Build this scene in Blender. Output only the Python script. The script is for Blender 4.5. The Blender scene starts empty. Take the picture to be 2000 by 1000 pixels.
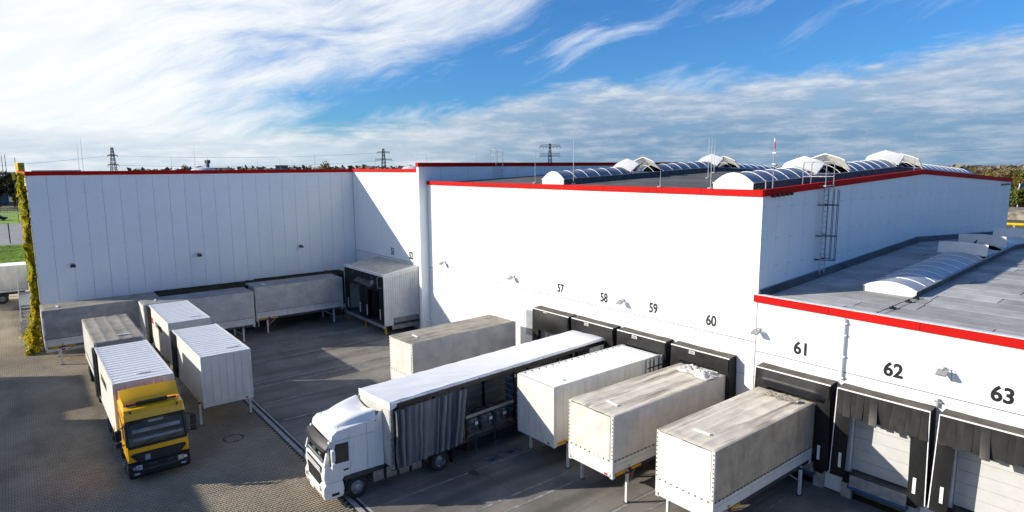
import bpy, bmesh, math, random
import numpy as np
from mathutils import Vector, Matrix, noise
random.seed(11); np.random.seed(11)
R = math.radians
SC = bpy.context.scene
COL = SC.collection

# ------------------------------------------------------------------ camera
CAM_H = 13.75
F_PX, PITCH, ROLL, YAW = 1217.0674, R(8.17063), R(-0.37476), R(-51.36698)
_cy, _sy = math.cos(YAW), math.sin(YAW)
_fh = Vector((_sy, _cy, 0)); _rt = Vector((_cy, -_sy, 0)); _up = Vector((0, 0, 1))
_fw = _fh * math.cos(PITCH) - _up * math.sin(PITCH)
_cu = _fh * math.sin(PITCH) + _up * math.cos(PITCH)
_r2 = _rt * math.cos(ROLL) + _cu * math.sin(ROLL)
_u2 = -_rt * math.sin(ROLL) + _cu * math.cos(ROLL)
cam = bpy.data.objects.new('camera', bpy.data.cameras.new('camera'))
COL.objects.link(cam)
cam.data.sensor_width = 36.0
cam.data.lens = F_PX / 2000 * 36
cam.data.clip_start = 0.2
cam.data.clip_end = 9000
cam.matrix_world = Matrix(((_r2.x, _u2.x, -_fw.x, 0), (_r2.y, _u2.y, -_fw.y, 0), (_r2.z, _u2.z, -_fw.z, CAM_H), (0, 0, 0, 1)))
SC.camera = cam

# ------------------------------------------------------------------ world, sun, exposure
SUN_D = Vector((1.0, 1.40, -0.705)).normalized()          # the way the light travels
SUN_EL = math.asin(-SUN_D.z)
SUN_AZ = math.atan2(-SUN_D.x, -SUN_D.y)                   # compass angle of the sun from +Y towards +X
SC.view_settings.view_transform = 'Standard'
SC.view_settings.look = 'None'
SC.view_settings.exposure = 0.36
SC.view_settings.gamma = 1.0
SC.view_settings.use_curve_mapping = False

world = bpy.data.worlds.new('World'); SC.world = world
world.use_nodes = True
NT = world.node_tree; NT.nodes.clear()

class Ex:
    """small expression builder for shader math"""
    def __init__(s, nt): s.nt = nt
    def m(s, op, *a, clamp=False):
        n = s.nt.nodes.new('ShaderNodeMath'); n.operation = op; n.use_clamp = clamp
        for i, x in enumerate(a):
            if isinstance(x, (int, float)): n.inputs[i].default_value = x
            else: s.nt.links.new(x, n.inputs[i])
        return n.outputs[0]
    def add(s, a, b): return s.m('ADD', a, b)
    def sub(s, a, b): return s.m('SUBTRACT', a, b)
    def mul(s, a, b): return s.m('MULTIPLY', a, b)
    def mx(s, a, b): return s.m('MAXIMUM', a, b)
    def lin(s, x, k, c): return s.m('MULTIPLY_ADD', x, k, c)
    def ss(s, x, a, b, ya=0.0, yb=1.0):
        n = s.nt.nodes.new('ShaderNodeMapRange'); n.interpolation_type = 'SMOOTHSTEP'
        s.nt.links.new(x, n.inputs[0])
        if a > b: a, b, ya, yb = b, a, yb, ya
        for i, v in zip((1, 2, 3, 4), (a, b, ya, yb)): n.inputs[i].default_value = v
        return n.outputs[0]
    def vec(s, x, y, z=0.0):
        n = s.nt.nodes.new('ShaderNodeCombineXYZ')
        for i, v in enumerate((x, y, z)):
            if isinstance(v, (int, float)): n.inputs[i].default_value = v
            else: s.nt.links.new(v, n.inputs[i])
        return n.outputs[0]
    def noise(s, v, scale=1.0, detail=8, rough=.55, dist=0.0):
        n = s.nt.nodes.new('ShaderNodeTexNoise'); s.nt.links.new(v, n.inputs['Vector'])
        n.inputs['Scale'].default_value = scale; n.inputs['Detail'].default_value = detail
        n.inputs['Roughness'].default_value = rough; n.inputs['Distortion'].default_value = dist
        return n.outputs[0]
    def mix(s, f, a, b):
        n = s.nt.nodes.new('ShaderNodeMix'); n.data_type = 'RGBA'
        for sock, x in ((n.inputs[0], f), (n.inputs[6], a), (n.inputs[7], b)):
            if isinstance(x, (int, float)): sock.default_value = x
            elif isinstance(x, tuple): sock.default_value = x + (1,)
            else: s.nt.links.new(x, sock)
        return n.outputs[2]

def build_sky():
    e = Ex(NT); L = NT.links.new
    sky = NT.nodes.new('ShaderNodeTexSky'); sky.sky_type = 'NISHITA'; sky.sun_disc = False
    sky.sun_elevation = SUN_EL; sky.sun_rotation = SUN_AZ
    sky.air_density = 1.0; sky.dust_density = 0.6; sky.ozone_density = 2.2
    tc = NT.nodes.new('ShaderNodeTexCoord')
    def dot(v):
        n = NT.nodes.new('ShaderNodeVectorMath'); n.operation = 'DOT_PRODUCT'
        L(tc.outputs['Generated'], n.inputs[0]); n.inputs[1].default_value = v
        return n.outputs['Value']
    X = e.m('ARCTAN2', dot(_rt), dot(_fh))                 # azimuth about the yard's main view
    E = e.m('ARCSINE', dot((0, 0, 1)))                     # elevation
    aX = e.m('ABSOLUTE', X)
    back = e.ss(aX, 2.9, 2.0)
    # streaky high cirrus sweeping up to the right
    a = e.add(e.mul(X, .954), e.mul(E, .30)); b = e.add(e.mul(X, -.33), e.mul(E, .954))
    warp = e.noise(e.vec(e.mul(X, 2.2), e.mul(E, 3.2), 3.7), 1.0, 4, .5)
    wz = e.sub(warp, .5)
    n1 = e.noise(e.vec(e.add(e.mul(a, 2.8), e.mul(wz, .8)), e.add(e.mul(b, 12.0), e.mul(wz, 2.6)), 1.3), 1.0, 10, .64, .12)
    n1b = e.noise(e.vec(e.add(e.mul(a, 7.5), wz), e.add(e.mul(b, 42.0), e.mul(wz, 5.0)), 8.1), 1.0, 8, .66, .1)
    d = e.sub(E, e.lin(X, .30, .185))
    d = e.add(d, e.mul(wz, .05))
    cov = e.mul(e.ss(d, -.045, .06), e.ss(X, .38, -.20))
    cov = e.mx(cov, e.ss(X, -.12, -.46, 0.0, 1.0))
    cov = e.mul(cov, back)
    cov = e.mul(cov, e.ss(E, .70, .36, .0, 1.0))
    t1 = e.add(e.add(e.mul(n1, .75), e.mul(n1b, .28)), e.add(e.mul(cov, .40), e.ss(X, -.30, -.62, 0.0, .20)))
    c1 = e.mul(e.ss(t1, .66, 1.06), .97)
    # thin separate wisps in the blue
    n3 = e.noise(e.vec(e.add(e.mul(a, 4.2), wz), e.add(e.mul(b, 17.0), e.mul(wz, 3.0)), 21.0), 1.0, 8, .6, .2)
    c3 = e.mul(e.mul(e.ss(n3, .50, .74), .72), e.ss(X, .85, .15, .25, 1.0))
    c3 = e.mul(c3, e.ss(E, .65, .36))
    c1 = e.mx(c1, e.mul(c3, back))
    # low layered stratocumulus, its upper edge rising to the right
    nE = e.noise(e.vec(e.mul(X, 7.0), e.mul(E, 30.0), 5.0), 1.0, 7, .6, .2)
    nF = e.noise(e.vec(e.mul(X, 17.0), e.mul(E, 85.0), 9.0), 1.0, 6, .62, .1)
    top = e.add(e.ss(X, -.30, .16, .060, .128), e.ss(X, .42, .72, 0.0, .035))
    q = e.add(e.sub(top, E), e.mul(e.sub(nE, .5), .085))
    q = e.add(q, e.mul(e.sub(nF, .5), .030))
    c2 = e.mul(e.mul(e.ss(q, -.010, .030), back), e.ss(nE, .20, .46, .62, .94))
    lit = e.ss(e.add(e.mul(nE, .55), e.mul(nF, .60)), .48, .80)
    high = e.ss(E, .035, .125)
    colb = e.mix(high, (.21, .355, .54), (.39, .52, .69))
    colw = e.mix(high, (.52, .60, .72), (.80, .85, .92))
    col2 = e.mix(lit, colb, colw)
    left = e.ss(X, .18, -.36)
    col2 = e.mix(left, col2, e.mix(lit, (.62, .74, .84), (.93, .96, .98)))
    glow = e.ss(X, .25, -.55)
    col1 = e.mix(e.ss(n1b, .30, .70), e.mix(glow, (.66, .77, .93), (.90, .94, .97)), e.mix(glow, (.84, .90, .98), (1.02, 1.02, 1.0)))
    bg0 = NT.nodes.new('ShaderNodeBackground'); bg1 = NT.nodes.new('ShaderNodeBackground'); bg2 = NT.nodes.new('ShaderNodeBackground')
    tint = NT.nodes.new('ShaderNodeMix'); tint.data_type = 'RGBA'; tint.blend_type = 'MULTIPLY'; tint.inputs[0].default_value = 1
    L(sky.outputs[0], tint.inputs[6]); tint.inputs[7].default_value = SKY_TINT + (1,)
    L(tint.outputs[2], bg0.inputs[0]); bg0.inputs[1].default_value = SKY_STRENGTH
    L(col1, bg1.inputs[0]); bg1.inputs[1].default_value = 0.80
    L(col2, bg2.inputs[0]); bg2.inputs[1].default_value = 0.76
    m1 = NT.nodes.new('ShaderNodeMixShader'); m2 = NT.nodes.new('ShaderNodeMixShader')
    L(c1, m1.inputs[0]); L(bg0.outputs[0], m1.inputs[1]); L(bg1.outputs[0], m1.inputs[2])
    L(c2, m2.inputs[0]); L(m1.outputs[0], m2.inputs[1]); L(bg2.outputs[0], m2.inputs[2])
    out = NT.nodes.new('ShaderNodeOutputWorld'); L(m2.outputs[0], out.inputs[0])
SKY_STRENGTH = 0.080
SKY_TINT = (0.41, 0.90, 1.50)
build_sky()

sun = bpy.data.objects.new('sun', bpy.data.lights.new('sun', 'SUN')); COL.objects.link(sun)
sun.data.energy = 5.0; sun.data.angle = R(0.5); sun.data.color = (1.0, 0.93, 0.82)
sun.rotation_euler = SUN_D.to_track_quat('-Z', 'Y').to_euler()
sun.location = (-40, -60, 60)

# ------------------------------------------------------------------ materials
MATS = {}
def mat(name, col, rough=.6, metal=0.0, var=.10, scale=2.0, stretch=(1, 1, 1), dirt=0.0, dcol=(.12, .10, .08), dscale=.8,
        dstretch=(1, 1, 1), dlo=.5, dhi=.75, bump=0.0, bscale=30.0, world_co=False, trans=0.0, coat=0.0, spec=.5, hue=None, objvar=0.0):
    if name in MATS: return MATS[name]
    m = bpy.data.materials.new(name); m.use_nodes = True
    nt = m.node_tree; e = Ex(nt); b = nt.nodes['Principled BSDF']; L = nt.links.new
    b.inputs['Roughness'].default_value = rough; b.inputs['Metallic'].default_value = metal
    b.inputs['Coat Weight'].default_value = coat; b.inputs['Specular IOR Level'].default_value = spec
    oi = nt.nodes.new('ShaderNodeObjectInfo')
    if world_co:
        g = nt.nodes.new('ShaderNodeNewGeometry'); co = g.outputs['Position']
    else:
        tc = nt.nodes.new('ShaderNodeTexCoord')
        va = nt.nodes.new('ShaderNodeVectorMath'); va.operation = 'ADD'
        L(tc.outputs['Object'], va.inputs[0]); L(e.vec(e.mul(oi.outputs['Random'], 37.0), e.mul(oi.outputs['Random'], 91.0), e.mul(oi.outputs['Random'], 53.0)), va.inputs[1])
        co = va.outputs[0]
    def mapped(s):
        n = nt.nodes.new('ShaderNodeVectorMath'); n.operation = 'MULTIPLY'
        L(co, n.inputs[0]); n.inputs[1].default_value = s
        return n.outputs[0]
    c = tuple(col)
    n1 = e.noise(mapped(stretch), scale, 6, .6)
    lo = tuple(max(0, x * (1 - 2 * var)) for x in c); hi = tuple(min(1, x * (1 + var)) for x in c)
    if hue: hi = hue
    out = e.mix(e.ss(n1, .3, .7), lo, hi)
    if objvar:
        k = e.lin(oi.outputs['Random'], 2 * objvar, 1 - objvar)
        h = nt.nodes.new('ShaderNodeHueSaturation'); L(out, h.inputs['Color']); L(k, h.inputs['Value']); out = h.outputs[0]
    if dirt:
        n2 = e.noise(mapped(dstretch), dscale, 7, .62, .4)
        out = e.mix(e.mul(e.ss(n2, dlo, dhi), dirt), out, tuple(dcol))
    L(out, b.inputs['Base Color'])
    if bump:
        bn = nt.nodes.new('ShaderNodeBump'); bn.inputs['Strength'].default_value = bump; bn.inputs['Distance'].default_value = .02
        L(e.noise(mapped((1, 1, 1)), bscale, 4, .6), bn.inputs['Height']); L(bn.outputs[0], b.inputs['Normal'])
    if trans:
        tb = nt.nodes.new('ShaderNodeBsdfTranslucent'); ms = nt.nodes.new('ShaderNodeMixShader'); ms.inputs[0].default_value = trans
        L(out, tb.inputs[0]); L(b.outputs[0], ms.inputs[1]); L(tb.outputs[0], ms.inputs[2]); L(ms.outputs[0], nt.nodes['Material Output'].inputs[0])
    MATS[name] = m
    return m

M = {}
def mk(): 
    M['panel'] = mat('white_wall_panel', (.85, .875, .875), .42, var=.012, scale=.5, dirt=.10, dcol=(.60, .60, .58), dscale=.9, dstretch=(1, 1, .12), dlo=.5, dhi=.8, world_co=True, objvar=.012)
    M['joint'] = mat('panel_joint', (.46, .47, .49), .7)
    M['seam'] = mat('dark_seam', (.16, .16, .165), .8)
    M['red'] = mat('red_cap', (.50, .006, .004), .75, spec=.15, objvar=.07, var=.05, scale=.6, dirt=.12, dcol=(.42, .02, .014), dscale=2.0, world_co=True)
    M['bitumen'] = mat('roof_bitumen', (.105, .102, .098), .9, var=.22, scale=.5, dirt=.4, dcol=(.16, .155, .145), dscale=.35, world_co=True, bump=.4, bscale=40)
    M['felt'] = mat('roof_felt', (.44, .435, .42), .85, var=.12, scale=.7, dirt=.6, dcol=(.21, .20, .18), dscale=.35, dlo=.42, dhi=.72, world_co=True, bump=.35, bscale=50, objvar=.20)
    M['flash'] = mat('grey_flashing', (.33, .35, .37), .45, metal=.3, var=.08, world_co=True)
    M['base'] = mat('white_base_panel', (.76, .765, .77), .5, var=.03, scale=.8, dirt=.22, dcol=(.50, .49, .46), dscale=1.1, dstretch=(1, 1, .25), dlo=.5, dhi=.8, world_co=True)
    M['concrete'] = mat('concrete', (.40, .39, .37), .85, var=.12, scale=1.5, dirt=.45, dcol=(.16, .15, .14), dscale=1.6, dstretch=(1, 1, .4), world_co=True, bump=.2)
    M['slab'] = mat('yard_concrete', (.225, .207, .178), .82, var=.17, scale=.35, dirt=.62, dcol=(.082, .078, .070), dscale=.45, dstretch=(1.6, .25, 1), dlo=.44, dhi=.66, world_co=True, bump=.25, bscale=35, objvar=.10)
    M['slabjoint'] = mat('slab_joint', (.07, .066, .06), .9)
    M['asphalt'] = mat('asphalt', (.09, .09, .092), .9, var=.2, scale=.6, world_co=True, bump=.3)
    M['path'] = mat('grey_path', (.30, .295, .29), .9, var=.1, scale=.3, world_co=True)
    M['paver'] = mat('block_paver', (.40, .335, .235), .88, var=.14, scale=.28, dirt=.5, dcol=(.185, .16, .12), dscale=.5, dstretch=(.5, 1.3, 1), dlo=.44, dhi=.74, world_co=True, objvar=.0, bump=.3, bscale=60)
    M['paver_light'] = mat('block_paver_single', (.40, .335, .235), .88, var=.14, scale=.28, dirt=.5, dcol=(.185, .16, .12), dscale=.5, dstretch=(.5, 1.3, 1), dlo=.44, dhi=.74, world_co=True, objvar=.10, bump=.3, bscale=60)
    M['pavejoint'] = mat('paver_joint', (.06, .053, .04), .95, var=.2, scale=3, world_co=True, hue=(.05, .06, .02))
    M['line'] = mat('lane_paint', (.40, .40, .38), .75, var=.1, scale=6, dirt=.9, dcol=(.20, .195, .185), dscale=2.6, dlo=.38, dhi=.56, world_co=True)
    M['drain'] = mat('drain_grate', (.06, .06, .062), .6, metal=.5)
    M['grass'] = mat('grass', (.20, .34, .012), .95, var=.22, scale=.25, dirt=.35, dcol=(.20, .22, .03), dscale=.5, world_co=True, bump=.3, bscale=4)
    M['field'] = mat('far_fields', (.13, .125, .05), .95, var=.3, scale=.004, dirt=.7, dcol=(.22, .19, .11), dscale=.006, dstretch=(1, .3, 1), world_co=True)
    M['earth'] = mat('bare_earth', (.26, .22, .165), .95, var=.3, scale=.6, dirt=.5, dcol=(.12, .12, .05), dscale=.8, world_co=True, bump=.8, bscale=3)
    M['white'] = mat('white_steel', (.70, .69, .655), .42, var=.05, scale=1.2, dirt=.6, dcol=(.42, .38, .32), dscale=1.6, dstretch=(1, 1, .4), dlo=.52, dhi=.8, objvar=.03)
    M['whiteroof'] = mat('white_ribbed_roof', (.80, .81, .82), .35, var=.02, scale=1, dirt=.22, dcol=(.45, .45, .44), dscale=3.0, dlo=.58, dhi=.8)
    M['box'] = mat('box_side_panel', (.74, .71, .64), .5, var=.04, scale=.9, dirt=.35, dcol=(.40, .36, .29), dscale=1.4, dstretch=(1, 1, .25), dlo=.48, dhi=.8, objvar=.03)
    M['tarpwhite'] = mat('white_front_tarpaulin', (.80, .78, .73), .6, var=.03, scale=1.5, dirt=.3, dcol=(.55, .52, .46), dscale=1.3, dstretch=(1, 1, .3), dlo=.55, dhi=.85, bump=.2, bscale=6)
    M['tarp'] = mat('pale_tarpaulin', (.66, .632, .57), .62, var=.06, scale=1.5, dirt=.45, dcol=(.44, .405, .345), dscale=1.5, dstretch=(1.6, 1.6, .22), dlo=.46, dhi=.78, bump=.25, bscale=6)
    M['tarpside'] = mat('dirty_shaded_side_tarp', (.47, .395, .295), .65, var=.1, scale=1.6, dirt=.65, dcol=(.22, .175, .12), dscale=1.3, dstretch=(1.3, 1.3, .30), dlo=.42, dhi=.78, bump=.3, bscale=5)  # warm bounced light of the shaded side put into the tan base, plus dirt
    M['tarproof'] = mat('stained_roof_tarpaulin', (.66, .60, .50), .62, var=.08, scale=1.4, dirt=.92, dcol=(.17, .145, .11), dscale=1.0, dstretch=(.22, 2.6, 1), dlo=.46, dhi=.72, bump=.25, bscale=5)
    M['tarproof2'] = mat('brown_stained_roof', (.36, .325, .265), .7, var=.10, scale=1.4, dirt=.8, dcol=(.14, .13, .105), dscale=.8, dstretch=(.5, 1.2, 1), dlo=.40, dhi=.74, bump=.25, bscale=5)
    M['greytarp'] = mat('grey_tarpaulin', (.34, .335, .325), .6, var=.12, scale=1.3, dirt=.65, dcol=(.17, .165, .16), dscale=.8, dlo=.4, dhi=.76, bump=.3, bscale=5)
    M['greytarp2'] = mat('light_grey_tarpaulin', (.55, .535, .50), .6, var=.08, scale=1.3, dirt=.5, dcol=(.25, .245, .24), dscale=.7, dlo=.42, dhi=.78, bump=.3, bscale=5)
    M['darkbox'] = mat('dark_container', (.022, .024, .028), .7, spec=.2, var=.2, dirt=.35, dcol=(.10, .075, .045), dscale=1.2)
    M['darkroof'] = mat('mossy_dark_roof', (.030, .027, .022), .95, spec=.1, var=.3, scale=2.0, dirt=.9, dcol=(.13, .085, .028), dscale=1.3, dstretch=(.35, 2.2, 1), dlo=.46, dhi=.68)
    M['flap'] = mat('rubber_flap', (.020, .020, .020), .5, var=.2, scale=1.5, dirt=.45, dcol=(.06, .057, .052), dscale=1.4, dstretch=(1, 1, .3), spec=.4)
    M['rubber'] = mat('black_rubber', (.012, .012, .013), .5, spec=.3, var=.2, scale=1.5, dirt=.3, dcol=(.035, .034, .032), dscale=1.4, dstretch=(1, 1, .3))
    M['rubbertop'] = mat('weathered_rubber_top', (.10, .088, .074), .85, var=.2, scale=2.2, dirt=.4, dcol=(.05, .045, .04), dscale=1.5)
    M['whitetrim'] = mat('white_trim', (.80, .80, .78), .4, var=.03)
    M['black'] = mat('black_plastic', (.015, .015, .017), .4, var=.2)
    M['darkgrey'] = mat('dark_grey_steel', (.06, .062, .066), .5, metal=.2, var=.2, dirt=.4, dcol=(.13, .11, .09), dscale=3)
    M['galv'] = mat('galvanised_steel', (.46, .47, .48), .42, metal=.6, var=.12, scale=4)
    M['stairsteel'] = mat('stair_steel', (.15, .17, .20), .5, metal=.3, var=.1)
    M['lampgrey'] = mat('lamp_grey', (.34, .345, .35), .45, metal=.3, var=.1)
    M['lens'] = mat('lamp_glass', (.55, .57, .60), .15, metal=.2, var=.1)
    M['yellow'] = mat('yellow_paint', (1.0, .50, .002), .28, var=.02, scale=1, dirt=.06, dcol=(.45, .27, .02), dscale=2.0, coat=.5)
    M['cabwhite'] = mat('white_cab_paint', (.86, .86, .84), .28, var=.02, scale=1, dirt=.18, dcol=(.55, .52, .46), dscale=1.2, dstretch=(1, 1, .4), coat=.5)
    M['chrome'] = mat('bright_metal', (.72, .73, .75), .22, metal=.9, var=.08)
    M['tank'] = mat('fuel_tank_metal', (.42, .40, .37), .38, metal=.65, var=.1, dirt=.4, dcol=(.22, .2, .17), dscale=2)
    M['tyre'] = mat('tyre_rubber', (.022, .022, .023), .8, var=.2, dirt=.4, dcol=(.06, .055, .05), dscale=4)
    M['rim'] = mat('wheel_rim', (.36, .36, .36), .45, metal=.4, var=.2, scale=6)
    M['curtain'] = mat('grey_curtain', (.175, .175, .18), .45, var=.08, scale=1.5, dirt=.3, dcol=(.13, .135, .15), dscale=.9, dstretch=(1, 1, .3))
    M['trailerroof'] = mat('clean_white_roof_sheet', (.80, .81, .83), .45, var=.02, scale=1, dirt=.10, dcol=(.6, .62, .66), dscale=1.5, dstretch=(.4, 2, 1))
    M['wood'] = mat('plywood', (.16, .125, .085), .7, var=.25, scale=3, stretch=(.2, 4, 1))
    M['plank'] = mat('grey_wood_lath', (.40, .37, .32), .7, var=.15, scale=4, stretch=(.3, 3, 3))
    M['wrap'] = mat('stretch_wrapped_sacks', (.10, .105, .11), .25, var=.35, scale=3, dirt=.5, dcol=(.36, .37, .38), dscale=2.5, dlo=.55, dhi=.7, bump=.6, bscale=7)
    M['paper'] = mat('white_paper', (.78, .78, .76), .6, var=.02)
    M['crate'] = mat('blue_grey_crate', (.13, .19, .28), .5, var=.2, scale=3, objvar=.3)
    M['strap'] = mat('blue_strap', (.06, .10, .17), .7, var=.2)
    M['strapyellow'] = mat('yellow_strap', (.45, .27, .02), .6, var=.2, scale=8, dirt=.7, dcol=(.05, .04, .02), dscale=9)
    M['orange'] = mat('orange_sticker', (.68, .34, .015), .5, var=.10, scale=6, dirt=.5, dcol=(.40, .10, .02), dscale=16, dlo=.55, dhi=.62)
    M['redreflect'] = mat('red_reflector', (.60, .02, .02), .3)
    M['blue'] = mat('blue_paint', (.035, .10, .24), .45, var=.15)
    M['darkred'] = mat('rusty_red_pipe', (.14, .03, .022), .6, var=.2)
    M['vault'] = mat('skylight_pane', (.24, .27, .31), .30, var=.14, scale=1.4, dirt=.4, dcol=(.36, .39, .42), dscale=1.1, spec=.35)
    M['vaultpale'] = mat('pale_skylight_pane', (.46, .48, .50), .28, var=.10, scale=1.4, dirt=.4, dcol=(.34, .35, .35), dscale=1.1, spec=.45)
    M['vaultwhite'] = mat('skylight_white', (.72, .72, .70), .4, var=.04, dirt=.15, dcol=(.5, .48, .42), dscale=3)
    M['curb'] = mat('skylight_curb', (.10, .105, .115), .8, var=.2, world_co=True)
    M['corr'] = mat('white_corrugated', (.72, .715, .70), .45, var=.04, dirt=.35, dcol=(.48, .43, .35), dscale=1.2, dstretch=(1, 1, .3), world_co=True)
    M['shedroof'] = mat('grey_corrugated_roof', (.47, .44, .40), .6, var=.12, dirt=.3, dcol=(.30, .27, .22), dscale=1.5, world_co=True)
    M['trunk'] = mat('bark', (.075, .055, .04), .9, var=.25)
    M['bronze'] = mat('lattice_steel', (.10, .105, .115), .6, metal=.2)
    M['wire'] = mat('cable_black', (.02, .02, .022), .6)
    M['farblue'] = mat('blue_grey_cladding', (.16, .20, .26), .6, var=.1, world_co=True)
    M['signyellow'] = mat('sign_yellow', (.75, .47, .0), .35)
    M['towerdark'] = mat('tower_cladding', (.10, .13, .18), .6)
    M['farwhite'] = mat('pale_far_cladding', (.6, .62, .64), .6)
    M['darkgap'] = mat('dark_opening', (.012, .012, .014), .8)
    M['redwhite'] = mat('mast_red', (.6, .10, .05), .5)
    M['panewindow'] = mat('dark_window', (.02, .024, .03), .06, var=.1, spec=.8)
    M['doorwhite'] = mat('white_sectional_door', (.54, .54, .53), .45, var=.03, dirt=.3, dcol=(.5, .49, .46), dscale=1.5, world_co=True)
    M['dash'] = mat('dashboard_grey', (.30, .31, .32), .6, var=.15)
    def leafmat(name, c1, c2):
        M[name] = mat(name, c1, .7, var=.35, scale=1.1, hue=c2, objvar=.25, spec=.2, trans=.3)
    leafmat('leaf_olive', (0.19, 0.18, 0.035), (0.33, 0.29, 0.065))
    leafmat('leaf_green', (0.1, 0.14, 0.025), (0.2, 0.23, 0.05))
    leafmat('leaf_brown', (0.2, 0.145, 0.07), (0.33, 0.245, 0.12))
    leafmat('leaf_gold', (0.28, 0.215, 0.03), (0.48, 0.35, 0.04))
    leafmat('leaf_orange', (.16, .065, .012), (.30, .13, .02))
    leafmat('leaf_grey', (0.23, 0.195, 0.125), (0.33, 0.285, 0.185))
    leafmat('leaf_backlit', (.018, .026, .008), (.045, .055, .014))  # backlit shade of the left edge trees put into the leaf colour
    M['ivy'] = mat('climber_leaves', (.24, .36, .015), .6, var=.3, scale=1.9, hue=(.75, .58, .012), dirt=.75, dcol=(.15, .27, .012), dscale=1.1, spec=.25, world_co=True, trans=.45)
    # see-through tinted glass
    g = bpy.data.materials.new('tinted_glass'); g.use_nodes = True; nt = g.node_tree; nt.nodes.clear()
    o = nt.nodes.new('ShaderNodeOutputMaterial'); mxn = nt.nodes.new('ShaderNodeMixShader'); tr = nt.nodes.new('ShaderNodeBsdfTransparent'); gl = nt.nodes.new('ShaderNodeBsdfGlossy'); fr = nt.nodes.new('ShaderNodeFresnel')
    tr.inputs[0].default_value = (.42, .45, .46, 1); gl.inputs['Roughness'].default_value = .03; fr.inputs[0].default_value = 1.5
    nt.links.new(fr.outputs[0], mxn.inputs[0]); nt.links.new(tr.outputs[0], mxn.inputs[1]); nt.links.new(gl.outputs[0], mxn.inputs[2]); nt.links.new(mxn.outputs[0], o.inputs[0])
    M['glass'] = g
mk()

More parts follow.
